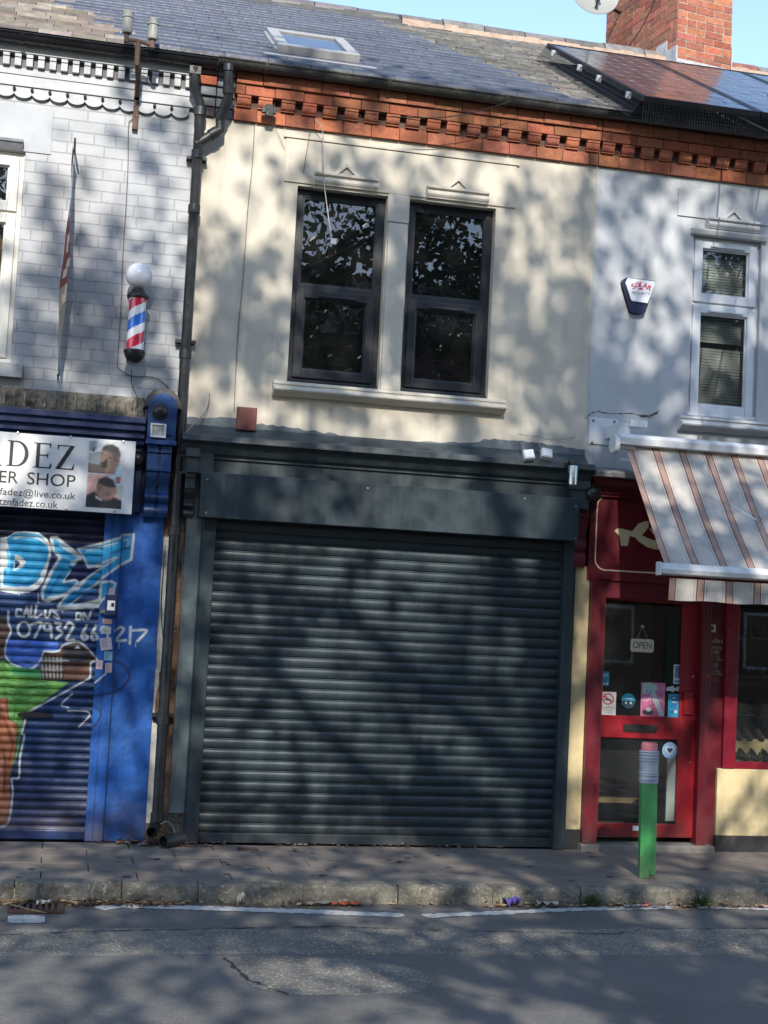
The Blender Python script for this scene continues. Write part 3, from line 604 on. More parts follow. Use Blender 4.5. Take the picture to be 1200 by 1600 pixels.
m = MB(); m.box(gx0, gx1, -.028, .05, 0.01, 2.38); m.box(gx0+.055, gx0+.058, -.034, -.03, .02, 2.35); m.box(gx1-.002, gx1+.004, -.05, .0, .01, 2.38); m.build('shutter_guide_channel', BLUE_D, Lb)
painted(Lb, 'side_panel', np.arange(gx1+.005, pxr+.004, .0045), np.arange(.01, Z(245, 790), .0045), lambda z: -.012, True, PAINT)
m = MB(); m.box(gx1+.005, pxr, -.010, .1, .01, 2.9); m.build('side_panel_core', BLUE_D, Lb)
m = MB(); m.box(-3.2, pxr, .06, .1, 0, 3.1); m.build('shopfront_backing', BLUE_D, Lb)
# strip of bare masonry between the two shops
xs0, xs1 = pxr+.002, X(285, 900, 0)+.03
m = MB(); wall(m, xs0, xs1, 0, 3.12, .02, []); m.build('masonry_strip', mat('bare_stained_masonry', (.23, .13, .08), .9, .6, 7, .8, 25, stain=(.55, .53, .46), stain_amt=.9, bdist=.03), Mb)
m = MB(); n = 26; P = [(xs0+.002, 2.24)]
for i in range(n): P.append((xs0+.075+random.uniform(-.012, .012)-(.05 if i in (12, 13, 14, 15, 16) else 0), 2.24-2.1*i/(n-1)))
P.append((xs0+.002, .14)); m.pry(P, .008, .0195); m.build('white_paint_strip', mat('flaking_white_paint', (.62, .60, .54), .8, .3, 9, .5, 40, stain=(.3, .2, .12), stain_amt=.7), Mb)
# blue pilaster console
bx0, bx1 = X(229, 700, -.1), X(270, 700, -.1); zt_, zm_, zb_ = Z(250, 616, -.14), Z(250, 690, -.14), Z(250, 808, -.14)
m = MB(); cx, rr_ = (bx0+bx1)/2, (bx1-bx0)/2+.005
arch = [(cx-rr_, zm_), (cx+rr_, zm_)]+[(cx+rr_*math.cos(PI*k/14), zt_-rr_+rr_*math.sin(PI*k/14)) for k in range(15)]
m.pry(arch, -.2, -.0); r2 = rr_*.82
m.pry([(cx-r2, zm_+.05), (cx+r2, zm_+.05)]+[(cx+r2*math.cos(PI*k/14), zt_-rr_+r2*math.sin(PI*k/14)) for k in range(15)], -.215, -.2)
r2 = rr_*.62
m.pry([(cx-r2, zm_+.09), (cx+r2, zm_+.09)]+[(cx+r2*math.cos(PI*k/14), zt_-rr_+r2*math.sin(PI*k/14)) for k in range(15)], -.222, -.215)
m.box(cx-rr_-.01, cx+rr_+.01, -.23, 0, zm_-.03, zm_+.002)
def console(m, x0, x1, za, zb, y0=-.02, d=.16, split=True):
    H = za-zb
    prof = [(0, za), (y0-d, za), (y0-d, za-.1*H), (y0-d*.88, za-.11*H), (y0-d*.88, za-.3*H), (y0-d*.95, za-.31*H), (y0-d*.95, za-.36*H), (y0-d*.8, za-.37*H)]
    prof += [(y0-d*(.62+.2*math.cos(PI*k/8*1.0)), za-H*(.38+.24*k/8)) for k in range(9)]
    prof += [(y0-d*(.42+.22*math.sin(PI*k/6)), za-H*(.64+.16*k/6)) for k in range(7)]
    prof += [(y0-d*(.38+.2*math.sin(PI*k/6)), za-H*(.81+.19*k/6)) for k in range(7)]+[(0, zb)]
    if split:
        g = (x1-x0)*.06; xm = (x0+x1)/2; m.prx(prof, x0, xm-g); m.prx(prof, xm+g, x1); m.prx([(y+.018 if y < -.02 else y, z) for y, z in prof], xm-g, xm+g)
    else: m.prx(prof, x0, x1)
console(m, bx0+.005, bx1-.01, zm_-.032, zb_)
m.build('pilaster_console', BLUE, Lb, bevel=.004)
m = MB(); m.pry([(cx+(rr_+.035)*math.cos(PI*k/14), zt_-rr_+(rr_+.045)*math.sin(PI*k/14)) for k in range(15)]+[(cx+(rr_+.003)*math.cos(PI*k/14), zt_-rr_+(rr_+.003)*math.sin(PI*k/14)) for k in range(14, -1, -1)], -.17, -.01); m.build('arch_cap', mat('dirty_mortar_cap', (.10, .095, .09), .95, .5, 14, 1, 30, bdist=.03), Lb)
# upper part left roof etc
slates(Lb, 'roof', lambda x, y: x < bL(y)+.3, -5, 2.4, OLDSL, [(.22, .185, .155), (.26, .22, .185), (.18, .15, .13), (.28, .25, .22)], .27, .19, .014, .12, 3)
roof_under(Lb, -6, XL-.001); ridge(Lb, -6, XL, OLDSL, [(.2, .18, .16)], MORTAR, 3)
GB = mat('black_gutter', (.010, .010, .012), .3, .3, 6, .06, 30)
gutter(Lb, -6, X(340, 108, -.17), 5.838, -.12, .058, GB, .85)
# ---- middle
wx0, wx1 = X(465, 295), X(606, 310); vx0, vx1 = X(640, 315), X(775, 328); wz0, wz1 = Z(520, 603), Z(535, 298)
m = MB(); wall(m, XL+.002, XM, 2.9, Z(360, 186), 0, [(wx0, wx1, wz0, wz1), (vx0, vx1, wz0, wz1)], .14); m.build('wall', CREAM, Mb)
m = MB(); wall(m, XL+.002, XM, Z(360, 186), WT, .06, []); m.build('upper_wall', MORTAR, Mb)
room(Mb, XL+.1, XM-.1, wz0-.3, wz1+.1, .2, 3)
zt1 = Z(530, 455, .07)
for a, b in ((wx0, wx1), (vx0, vx1)): window(Mb, a+.002, b-.002, wz0+.012, wz1-.002, .075, ANTH_W, zt1, ft=.06)
# raised lintel panel
px0, px1 = X(446, 240), X(806, 290); pz1, pz0 = Z(446, 216), wz1+.02
def frame_band(m, x0, x1, z0, z1, d, t):
    m.box(x0, x1, -d, 0, z1-t, z1); m.box(x0, x0+t*.5, -d, 0, z0, z1-t); m.box(x1-t*.5, x1, -d, 0, z0, z1-t)
m = MB(); m.box(px0, px1, -.012, -.0005, pz0, pz1); m.box(px0-.02, px1+.02, -.02, -.0005, pz1+.006, pz1+.028); m.build('lintel_panel', CREAM, Mb, bevel=.003)
def hood(m, x0, x1, z0, z1, tri=True):
    H = z1-z0; yb = -.0122
    m.prx([(yb, z0), (yb-.02, z0), (yb-.03, z0+.15*H), (yb-.05, z0+.2*H)]+[(yb-.05-.02*math.sin(PI*k/5), z0+H*(.25+.5*k/5)) for k in range(6)]+[(yb-.055, z0+.8*H), (yb-.075, z0+.82*H), (yb-.075, z1), (yb, z1)], x0, x1)
    if tri:
        c = (x0+x1)/2; m.pry([(c-.105, z1), (c-.08, z1), (c, z1+.07), (c+.08, z1), (c+.105, z1), (c, z1+.098)], yb-.05, yb); m.pry([(c-.079, z1+.0005), (c+.079, z1+.0005), (c, z1+.069)], yb-.03, yb)
for pa, pb, pc in (((490, 268), (588, 296), 1), ((665, 293), (760, 320), 1)):
    m = MB(); a, b = X(*pa), X(*pb); hood(m, a, b, wz1-.015, wz1+.105); m.build('window_hood', CREAM_S, Mb, bevel=.003)
m = MB(); hm = (wx1+vx0)/2; zi = Z(620, 348)
m.box(wx1-.0, vx0, -.014, -.0005, zi, pz0-.001); m.box(wx1+.012, vx0-.012, -.03, -.0005, wz0, zi-.012); m.build('mullion', CREAM_S, Mb, bevel=.006)
sx0, sx1 = X(427, 610, -.08), X(790, 645, -.08); m = MB(); zz0, zz1 = wz0-.115, wz0+.005
m.prx([(0, zz1), (-.075, zz1-.012), (-.08, zz1-.035), (-.07, zz1-.04)]+[(-.07-.04*math.sin(PI*k/6), zz1-.045-.06*k/6) for k in range(7)]+[(-.05, zz0), (0, zz0)], sx0, sx1); m.build('window_sill', CREAM_S, Mb, bevel=.004)
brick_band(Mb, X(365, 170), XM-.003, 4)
m = MB(); random.seed(3); xx0, xx1 = XL-.03, X(365, 170)
for i in range(6):
    z = Z(340, 185)+i*.075
    for a, b in ((xx0, (xx0+xx1)/2), ((xx0+xx1)/2, xx1)): m.box(a+.004, b-.004, -.02-.018*i+random.uniform(-.01, .01), .06, z+.004, z+.071, jit(random.choice([(.3, .08, .04), (.16, .18, .2), (.12, .1, .1)]), .3))
m.build('brick_cornice_end', BRICKC, Mb, usecol=True, bevel=.004)
slates(Mb, 'roof', lambda x, y: bL(y) <= x < bR(y), -4, 6, SLATES, [(.058, .068, .098), (.064, .075, .105), (.054, .063, .09)], .33, .2, .007, .0, 5, lift=.022)
roof_under(Mb, XL, XM-.001)
xr = R(608, 42).x
ridge(Mb, XL, X(595, 30, 4.4), SLATES, [(.14, .13, .13)], mat('dark_mortar', (.1, .1, .1), .9), 5)
gutter(Mb, X(340, 108, -.17), XM, 5.842, -.165, .055, MOSS, .95)
# skylight
a_, b_, c_, d_ = R(413, 40, .1), R(533, 57, .1), R(564, 84, .1), R(437, 67, .1)
sx0_, sx1_ = (a_.x+d_.x)/2, (b_.x+c_.x)/2; sy0, sy1 = (c_.y+d_.y)/2, (a_.y+b_.y)/2
def roof_box(m, x0, x1, y0, y1, h0, h1, c=(1, 1, 1)):
    n = Vector((0, -RM, 1)).normalized(); vs_ = []
    for x in (x0, x1):
        for y in (y0, y1):
            for h in (h0, h1): vs_.append(Vector((x, y, zr(y)))+n*h)
    m.add(vs_, [(0, 1, 3, 2), (4, 6, 7, 5), (0, 4, 5, 1), (2, 3, 7, 6), (0, 2, 6, 4), (1, 5, 7, 3)], c)
m = MB(); t = .09
roof_box(m, sx0_, sx0_+t, sy0, sy1, .0, .085); roof_box(m, sx1_-t, sx1_, sy0, sy1, 0, .085); roof_box(m, sx0_+t, sx1_-t, sy0, sy0+t, 0, .083); roof_box(m, sx0_+t, sx1_-t, sy1-t, sy1, 0, .083)
roof_box(m, sx0_-.12, sx1_+.12, sy0-.14, sy0-.002, .012, .02); roof_box(m, sx0_-.02, sx0_, sy0, sy1, .0, .05)
SK = m.build('skylight', mat('grey_aluminium', (.34, .34, .33), .45, .15, 8, .05, 50), Mb, bevel=.004)
m = MB(); roof_box(m, sx0_+t, sx1_-t, sy0+t, sy1-t, .04, .068); m.build('pane', SKYGL, SK)
# ---- middle shopfront
cz = lambda py, Y=-.2: Z(600, py, Y)
xa, xb = X(284, 690, -.22), XM-.01
ct = Z(600, 700, -.24)             # top front edge of cornice
m = MB(); zc = lambda py, Y: Z(600, py, Y)
prof = [(0, ct+.10), (-.1, ct+.02), (-.25, ct-.005), (-.255, ct-.05), (-.24, ct-.055), (-.2, ct-.075), (-.16, ct-.13), (-.13, ct-.15), (-.13, ct-.165), (-.11, ct-.17), (-.11, ct-.27), (-.13, ct-.275), (-.13, ct-.29), (0, ct-.29)]
m.prx(prof, xa, xb); m.build('shopfront_cornice', ANTH, Mb, bevel=.003)
# painted foot of the render
random.seed(12); n = 80; P = [(XL+.01, ct+.05)]
for i in range(n+1):
    x = XL+.01+(xb-XL-.01)*i/n; P.append((x, ct+.115+.025*math.sin(i*.12)+random.uniform(-.008, .008)+(.03 if i < 12 or i > 58 else 0)))
P.append((xb, ct+.05)); m = MB(); m.pry(P, -.006, -.0005); m.build('painted_render_foot', SLATE_GREY if False else mat('grey_painted_render', (.10, .125, .145), .6, .3, 6, .4, 30, stain=(.25, .26, .27), stain_amt=.5), Mb)
fx0, fx1 = X(313, 780, -.22), X(905, 815, -.22); fz0, fz1 = Z(600, 826, -.22), Z(600, 757, -.22)
m = MB(); m.box(fx0, fx1, -.22, .0, fz0, fz1); 
m.build('shutter_box', ANTH_M, Mb, bevel=.004)
for px, py in ((324, 749), (322, 801), (820, 779), (900, 791), (900, 841), (575, 763)): p_ = F(px, py, -.222); m = MB(); m.lathe([(.006, 0), (.006, .003), (0, .004)], (p_.x, -.22, p_.z), (0, -1, 0), 8); m.build('rivet', STEEL, Mb)
m = MB(); m.box(XL+.02, xb, -.0, .08, fz0-.1, ct-.1); m.build('fascia_board', ANTH, Mb)
# pilasters
plx0, plx1 = X(285, 1000, -.04), X(306, 1000, -.04); gA0, gA1 = plx1, X(327, 1000, -.06)
m = MB(); m.box(xs1-.03, gA0, -.04, .05, .22, ct-.28); m.build('pilaster', SLATE_GREY, Mb, bevel=.004)
m = MB(); m.box(xs1-.03, gA0-.004, -.03, .05, 0, .218); m.build('pilaster_foot', mat('rough_stone_foot', (.16, .145, .12), .95, .5, 12, 1, 30, bdist=.03), Mb)
m = MB(); m.box(gA0+.001, gA1, -.07, .05, .005, fz0-.001); m.box(gA0-.012, gA0+.001, -.055, .0, .005, fz0-.001); m.build('shutter_guide', ANTH_M, Mb, bevel=.003)
gB0, gB1 = X(877, 1000, -.06), X(892, 1000, -.06)
m = MB(); m.box(gB0, gB1, -.07, .05, .005, fz0-.001); m.box(gB1, gB1+.03, -.03, .05, .005, fz0-.001); m.build('shutter_guide', ANTH_M, Mb, bevel=.003)
P2_ = .0775; prof = []; z = .085
def slat2(t): return -.0
zs = []
m = MB(); k = 0; x0_, x1_ = gA1-.01, gB0+.01
while z < fz0+.03:
    pr = [(.0, z), (-.001, z+.003), (-.006, z+.010), (-.009, z+.020), (-.0105, z+.034), (-.009, z+.047), (-.006, z+.056), (-.001, z+.061), (.012, z+.0635), (.013, z+.0725), (.002, z+.0745), (.0, z+P2_)]
    j = random.uniform(-.0015, .0015); n = len(pr)
    nx = 24; V = []
    for i in range(nx+1):
        xx = x0_+(x1_-x0_)*i/nx; dd = .0012*math.sin(xx*3+k)+.0008*math.sin(xx*11+k*2)+sum(a_*math.exp(-((xx-x_)**2/.05+(z-z_)**2/.03)) for x_, z_, a_ in ((1.6, .6, .010), (2.7, .9, .012), (3.3, .45, .009), (2.1, 1.5, .007)))
        V += [(xx, y+j+dd, zz_) for y, zz_ in pr]
    m.add(V, [(i*n+q, (i+1)*n+q, (i+1)*n+q+1, i*n+q+1) for i in range(nx) for q in range(n-1)]); z += P2_; k += 1
sh = m.build('shutter', ANTH_M, Mb, smooth=True)
m = MB(); m.box(x0_, x1_, -.022, .02, .012, .083); m.build('shutter_bottom_rail', ANTH_M, Mb, bevel=.004)
m = MB(); m.box(x0_-.2, x1_+.2, .06, .1, 0, 2.9); m.build('shopfront_backing', BLKM, Mb)
# grey console left and right
m = MB(); c0, c1 = X(289, 760, -.12), X(305, 760, -.12); console(m, c0, c1, ct-.28, Z(295, 808, -.1), y0=-.0, d=.14, split=False)
m.box(c0-.01, c0+.09, -.2, 0, ct-.165, ct-.1); m.box(c0+.085, X(334, 715, -.16), -.16, -.0, ct-.28, ct-.11); m.box(c0, c0+.085, -.17, 0, ct-.279, ct-.166)
m.build('pilaster_console', ANTH, Mb, bevel=.004)
m = MB(); e0, e1 = X(893, 760, -.16), XM-.015; m.box(e0, e1, -.16, 0, ct-.35, ct-.13); m.box(e0-.02, e1, -.18, 0, ct-.2, ct-.13); m.build('pilaster_capital', ANTH, Mb, bevel=.004)
# ---- right
wl, wr_ = X(1080, 480, .0), X(1190, 400, .0); rz0, rz1 = Z(1100, 652, 0), Z(1100, 368, 0); gap = wr_-wl+.17
holes = [(wl, wr_, rz0, rz1), (wl+gap, wr_+gap, rz0, rz1)]
zband = Z(360, 186)
m = MB(); wall(m, XM+.001, 9.5, ct-.02, zband, 0, holes, .12); m.add([(9.5, 0, 0), (9.5, 8.8, 0), (9.5, 8.8, zband), (9.5, 0, zband)], [(0, 1, 2, 3)]); m.build('wall', PALE, Rb)
m = MB(); wall(m, XM, 9.5, zband, WT, .06, []); m.build('upper_wall', MORTAR, Rb)
room(Rb, XM+.1, 9, rz0-.3, rz1+.1, .3, 3)
BL = mat('venetian_blind', (.66, .66, .63), .6, .2, 5, 0)
for h in holes:
    W = window(Rb, h[0]+.002, h[1]-.002, h[2]+.012, h[3]-.002, .04, UPVC, Z(1130, 478, .04), True, True, GL, vent=True, ft=.045)
    m = MB(); z = h[2]+.06; k = 0
    while z < h[3]-.03:
        if not (abs(z-(h[2]+.62)) < .02): 
            tl = .006*math.sin(k*.7)*(1 if z < h[2]+.6 else .2)
            m.add([(h[0]+.03, .13, z+tl), (h[1]-.03, .13, z-tl), (h[1]-.03, .136, z+.0225-tl), (h[0]+.03, .136, z+.0225+tl)], [(0, 1, 2, 3)])
        z += .0235; k += 1
    m.build('blind', BL, W)
    m = MB(); m.prx([(0, h[2]), (-.07, h[2]-.008), (-.075, h[2]-.03), (-.06, h[2]-.035)]+[(-.06-.045*math.sin(PI*k/6), h[2]-.04-.07*k/6) for k in range(7)]+[(-.04, h[2]-.125), (0, h[2]-.125)], h[0]-.09, h[1]+.12); m.build('window_sill', PALE_S, Rb, bevel=.004)
    m = MB(); hood(m, h[0]+.10, h[1]-.06, h[3]+.03, h[3]+.14); m.prx([(-.0005, h[3]-.005), (-.04, h[3]+.0), (-.055, h[3]+.03), (-.055, h[3]+.045), (-.0005, h[3]+.05)], h[0]-.03, h[1]+.03); m.build('window_hood', PALE_S, Rb, bevel=.003)
m = MB(); qx0, qx1 = X(1059, 320), wr_+gap+.12; m.box(qx0, qx1, -.012, -.0005, rz1+.14, Z(1059, 293)); m.build('lintel_panel', PALE, Rb, bevel=.003)
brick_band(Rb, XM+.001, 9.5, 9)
slates(Rb, 'roof', lambda x, y: x >= bR(y)-.35, 0, 9.5, OLDSL, [(.13, .127, .12), (.15, .145, .135), (.11, .108, .105), (.17, .16, .14)], .24, .12, .010, .12, 8)
roof_under(Rb, XM, 9.5); ridge(Rb, X(595, 30, 4.4)+.01, 9.5, OLDSL, [(.17, .15, .13), (.2, .19, .18), (.22, .09, .07), (.16, .15, .14)], mat('pink_mortar', (.46, .34, .26), .95, .3, 12, .8, 30), 8)
gutter(Rb, XM, 9.5, 5.842, -.165, .056, GB, .95)
# cracks in the pale render
def crack(pts, wd, name, root, mt=BLKM, y=-.0012):
    m = MB(); P = []
    for i in range(len(pts)-1):
        for k in range(4): t = k/4; P.append((pts[i][0]+(pts[i+1][0]-pts[i][0])*t+random.uniform(-1, 1), pts[i][1]+(pts[i+1][1]-pts[i][1])*t+random.uniform(-1, 1)))
    P.append(pts[-1]); Q = [F(*p) for p in P]
    for i in range(len(Q)-1):
        w0 = wd*random.uniform(.5, 1.3); a, b = Q[i], Q[i+1]
        m.add([(a.x, y, a.z-w0), (b.x, y, b.z-w0*.8), (b.x, y, b.z+w0*.8), (a.x, y, a.z+w0)], [(0, 1, 2, 3)])
    return m.build(name, mt, root)
CRK = mat('dark_crack_line', (.07, .06, .055), .95, .3, 9, 0)  # dark tone of the cracks and joints in the render
crack([(914, 654), (924, 645), (935, 643), (960, 647), (985, 646), (1005, 650), (1020, 648), (1030, 641)], .004, 'render_crack', Rb, CRK)
crack([(1000, 651), (1015, 652), (1028, 645)], .009, 'render_crack', Rb, CRK)
crack([(933, 262), (929, 400), (922, 560), (920, 640)], .0012, 'render_joint', Rb, CRK)
crack([(808, 677), (840, 682), (860, 688), (898, 684)], .0014, 'render_crack', Mb, CRK)
crack([(860, 688), (885, 692), (900, 680)], .0010, 'render_crack', Mb, CRK)
crack([(395, 190), (388, 400), (372, 600), (366, 655)], .0010, 'render_joint', Mb, CRK)
crack([(430, 668), (500, 682), (600, 692), (640, 695)], .0012, 'render_crack', Mb, CRK)
# chimney
random.seed(21)
P0 = R(1057, 104); ca, sa = math.cos(math.radians(9)), math.sin(math.radians(9))
def fitlen(dx, dy, target):
    lo, hi = .1, 4
    for _ in range(40):
        md = (lo+hi)/2; q = proj((P0.x+dx*md, P0.y+dy*md, P0.z+.3))[0]
        if (q < target) == (dx*1.0 > dy*.5): lo = md
        else: hi = md
    return lo
cw = fitlen(ca, sa, 1143)
lo, hi = .1, 4
for _ in range(40):
    md = (lo+hi)/2
    if proj((P0.x-sa*md, P0.y+ca*md, P0.z+.3))[0] > 943: lo = md
    else: hi = md
cdp = lo
MC = Matrix.Translation((P0.x, P0.y, 0)) @ Matrix.Rotation(math.radians(9), 4, 'Z')
m = MB(); m.box(.004, cw-.004, .004, cdp-.004, 6.6, 10.6, (.42, .36, .30), MC); ch_ = .0815; z = 7.0; k = 0
while z < 10.55:
    o = 0 if k % 2 else .115
    if k % 6 == 3: seq = .1175
    else: seq = .23
    x = -o
    while x < cw:
        a, b = max(0, x), min(cw, x+seq)
        if b-a > .02: m.box(a+.004, b-.004, random.uniform(-.003, .003), .013, z+.004, z+ch_-.004, jit((.37, .125, .07), .3, .15), MC)
        x += seq
    x = -(.115-o)
    while x < cdp:
        a, b = max(0.0, x), min(cdp, x+.23)
        if b-a > .02: m.box(random.uniform(-.003, .003), .013, a+.004+(.016 if a < .01 else 0), b-.004, z+.004, z+ch_-.004, jit((.35, .12, .07), .3, .15), MC)
        x += .23
    z += ch_; k += 1
m.box(-.05, cw+.05, -.05, cdp+.05, 10.56, 10.75, (.35, .1, .05), MC)
CH = m.build('chimney', BRICKC, Rb, bevel=.003, usecol=True)
m = MB(); n = 5; k = 0; y = -.01
while y < RIDGE-P0.y:
    zb1 = zr(P0.y+y)-.03; m.box(-.014, -.002, y, y+.2, zb1-.1, zb1+.16+.11, (1, 1, 1), MC); y += .2
m.box(-.014, cw+.012, -.016, -.004, P0.z-.1, P0.z+.09, (1, 1, 1), MC); m.box(cw+.002, cw+.014, 0, 1.2, P0.z-.2, P0.z+.35, (1, 1, 1), MC)
m.build('flashing', LEAD, CH)
# ---- maroon shopfront
mx0, mx1 = X(921, 800, -.02), 9.5; mz0, mz1 = Z(1000, 910, -.04), ct-.09
m = MB(); m.box(mx0, mx1, -.04, .06, mz0, mz1-.14); m.build('fascia_board', MAROON, Rb, bevel=.003)
m = MB(); m.prx([(.0, mz1-.14), (-.07, mz1-.14), (-.07, mz1-.12), (-.09, mz1-.115), (-.09, mz1-.08), (-.13, mz1-.06), (-.18, mz1-.02), (-.18, mz1), (0, mz1)], mx0-.03, mx1); m.build('fascia_cornice', MAROON, Rb, bevel=.002)
m = MB(); m.prx([(0, mz1+.001), (-.26, mz1+.001), (-.265, mz1+.03), (-.25, mz1+.045), (0, mz1+.1)], XM, mx1); m.build('lead_ledge', mat('flaking_grey_lead', (.2, .2, .2), .7, .5, 12, .5, 30, stain=(.5, .46, .4), stain_amt=.6), Rb)
m = MB(); console(m, X(901, 800, -.1), X(920, 800, -.1), mz1-.1, Z(905, 886, -.05), y0=0, d=.13, split=False); m.build('pilaster_console', MAROON, Rb, bevel=.003)
# cream line around the fascia
ln = MB(); lx0 = X(930, 850, -.045); lzt, lzb = Z(950, 774, -.045), Z(950, 892, -.045); lx1_ = 7.6; rad = .09; t_ = .011
def rr(x0, x1, z0, z1, r):
    P = []
    for cx_, cz_, a0 in ((x1-r, z1-r, 0), (x0+r, z1-r, 90), (x0+r, z0+r, 180), (x1-r, z0+r, 270)):
        for k in range(7): a = math.radians(a0+15*k); P.append((cx_+r*math.cos(a), cz_+r*math.sin(a)))
    return P
A_, B_ = rr(lx0, lx1_, lzb, lzt, rad), rr(lx0+t_, lx1_-t_, lzb+t_, lzt-t_, rad-t_)
n = len(A_); ln.add([(x, -.0435, z) for x, z in A_]+[(x, -.0435, z) for x, z in B_], [(i, (i+1) % n, n+(i+1) % n, n+i) for i in range(n)]); ln.build('gold_border', mat('cream_paint', (.62, .47, .33), .6, .08, 5, 0), Rb)
lg = MB(); q = lambda L: [(F(880+x/3.75, 640+y/3.75, -.0445).x, F(880+x/3.75, 640+y/3.75, -.0445).z) for x, y in L]
for poly in ([(300, 712), (312, 698), (340, 697), (405, 713), (440, 668), (480, 654), (503, 655), (500, 690), (462, 738), (500, 755), (540, 767), (600, 765), (600, 820), (540, 820), (490, 805), (440, 770), (420, 748), (390, 740), (378, 798), (338, 798), (330, 740)], [(508, 690), (560, 745), (600, 770), (600, 780), (540, 742), (505, 700)]):
    P = q(poly); lg.add([(x, -.0445, z) for x, z in P], [tuple(range(len(P)))])
lg.build('shoe_emblem', mat('beige_paint', (.60, .50, .30), .6, .08, 5, 0), Rb)
# jambs, transom, door
j0, j1 = X(915, 1120, -.03), X(939, 1120, -.03); d1 = X(1073+0, 1120, 0); k0, k1 = X(1092, 1120, -.03), X(1107, 1120, -.03)
m = MB(); m.box(j0, j0+.075, -.06, .06, .05, mz0-.001); m.box(j0+.075, j1, -.04, .06, .05, mz0-.002); m.box(k0, k0+.05, -.05, .06, .05, mz0-.001); m.box(k0+.05, k1, -.035, .06, .05, mz0-.001)
m.box(j1, k0, -.02, .06, Z(1000, 937, 0), mz0-.001); m.build('door_frame', MAROON, Rb, bevel=.004)
dy = .02; dz0 = Z(1000, 1308, dy); dzt = Z(1000, 936, dy)
gx_0, gx_1 = X(938, 1120, dy), X(1063, 1060, dy); pz_0, pz_1 = Z(1000, 1119, dy), Z(1000, 940, dy); pz_2, pz_3 = Z(1000, 1287, dy), Z(1000, 1154, dy)
dx0 = j1-.01; dx1 = k0
m = MB(); st = gx_0
m.box(dx0, gx_0+.012, dy, dy+.045, dz0, dzt); m.box(gx_1, dx1, dy, dy+.045, dz0, dzt)
for a, b in ((dz0, pz_2), (pz_3, pz_0), (pz_1, dzt)): m.box(gx_0+.012, gx_1, dy+.001, dy+.045, a, b)
DR = m.build('door', RED, Rb, bevel=.004)
m = MB(); m.box(gx_0+.01, gx_1+.002, dy+.02, dy+.026, pz_0-.003, pz_1+.003); m.build('pane', GL, DR)
m = MB(); m.box(gx_0+.01, gx_1+.002, dy+.02, dy+.026, pz_2-.003, pz_3+.003); m.build('pane', GL, DR)
m = MB(); a, b = F(974, 1131, dy), F(1026, 1145, dy); m.box(a.x, b.x, dy-.008, dy, b.z, a.z); m.box(a.x+.012, b.x-.012, dy-.013, dy-.008, b.z+.012, a.z-.012); m.build('letter_flap', mat('dark_metal', (.05, .045, .045), .4, .3, 9, .1, 50, metal=.6), DR, bevel=.003)
m = MB(); a, b = F(1068, 1080, dy), F(1082, 1117, dy); m.box(a.x, b.x, dy-.022, dy, b.z, a.z); m.build('push_plate', RED, DR, bevel=.006)
m = MB()
for px, py in ((1083, 1057), (1079, 1191)): p_ = F(px, py, dy); m.lathe([(.009, 0), (.009, .004), (0, .005)], (p_.x, dy, p_.z), (0, -1, 0), 10)
m.build('lock', STEEL, DR)
m = MB(); a, b = F(1048, 1170, dy), F(1058, 1284, dy); m.box(a.x-.01, b.x, dy+.03, dy+.045, b.z, a.z); m.build('inner_bar', ALU, DR)
# pilaster with opening hours and shop window
hx0, hx1 = k1, X(1131, 1060, 0); wx_0 = X(1148, 1080, .02)
sz0, sz1 = Z(1160, 1190, 0), mz0
m = MB(); m.box(hx0, hx1, .01, .06, .04, mz0-.001); m.build('hours_panel', MAROON, Rb)
m = MB(); WR = 7.4; zr0 = Z(1150, 1201, -.02)
m.box(hx1, wx_0, -.03, .06, zr0, mz0-.001); m.box(wx_0, WR, -.02, .06, zr0, sz0); m.box(WR, WR+.1, -.03, .06, zr0, mz0-.001); m.build('window_frame', RED if False else mat('dark_red_paint', (.19, .006, .02), .35, .2, 4, .05, 40), Rb, bevel=.004)
m = MB(); m.box(wx_0-.003, WR+.003, .03, .036, sz0-.003, mz0); m.build('shop_window_pane', GL, Rb)
yx0 = X(1121, 1210, -.02); ph = Z(1150, 1306, -.02)
m = MB(); m.box(yx0, 9.5, -.02, .06, ph, zr0-.002); m.build('stall_riser', YEL, Rb, bevel=.004)
m = MB(); m.box(yx0-.004, 9.5, -.03, .06, .0, ph-.001); m.box(X(880, 1290), j0-.001, -.015, .06, 0, Z(890, 1296)); m.build('plinth', mat('black_plinth_paint', (.02, .02, .022), .7, .4, 9, .4, 40, stain=(.09, .07, .06), stain_amt=.5), Rb)
m = MB(); m.box(gB1+.031, j0-.001, -.012, .06, Z(890, 1296)+.001, Z(905, 884, -.05)); m.build('rendered_pier', YEL, Rb, bevel=.005)
m = MB(); m.prx([(.3, 0), (-.10, 0), (-.095, .035), (-.08, .05), (.3, .052)], j0-.02, k1+.06); m.build('doorstep', mat('worn_stone_step', (.19, .175, .155), .9, .4, 9, .5, 50), Rb)
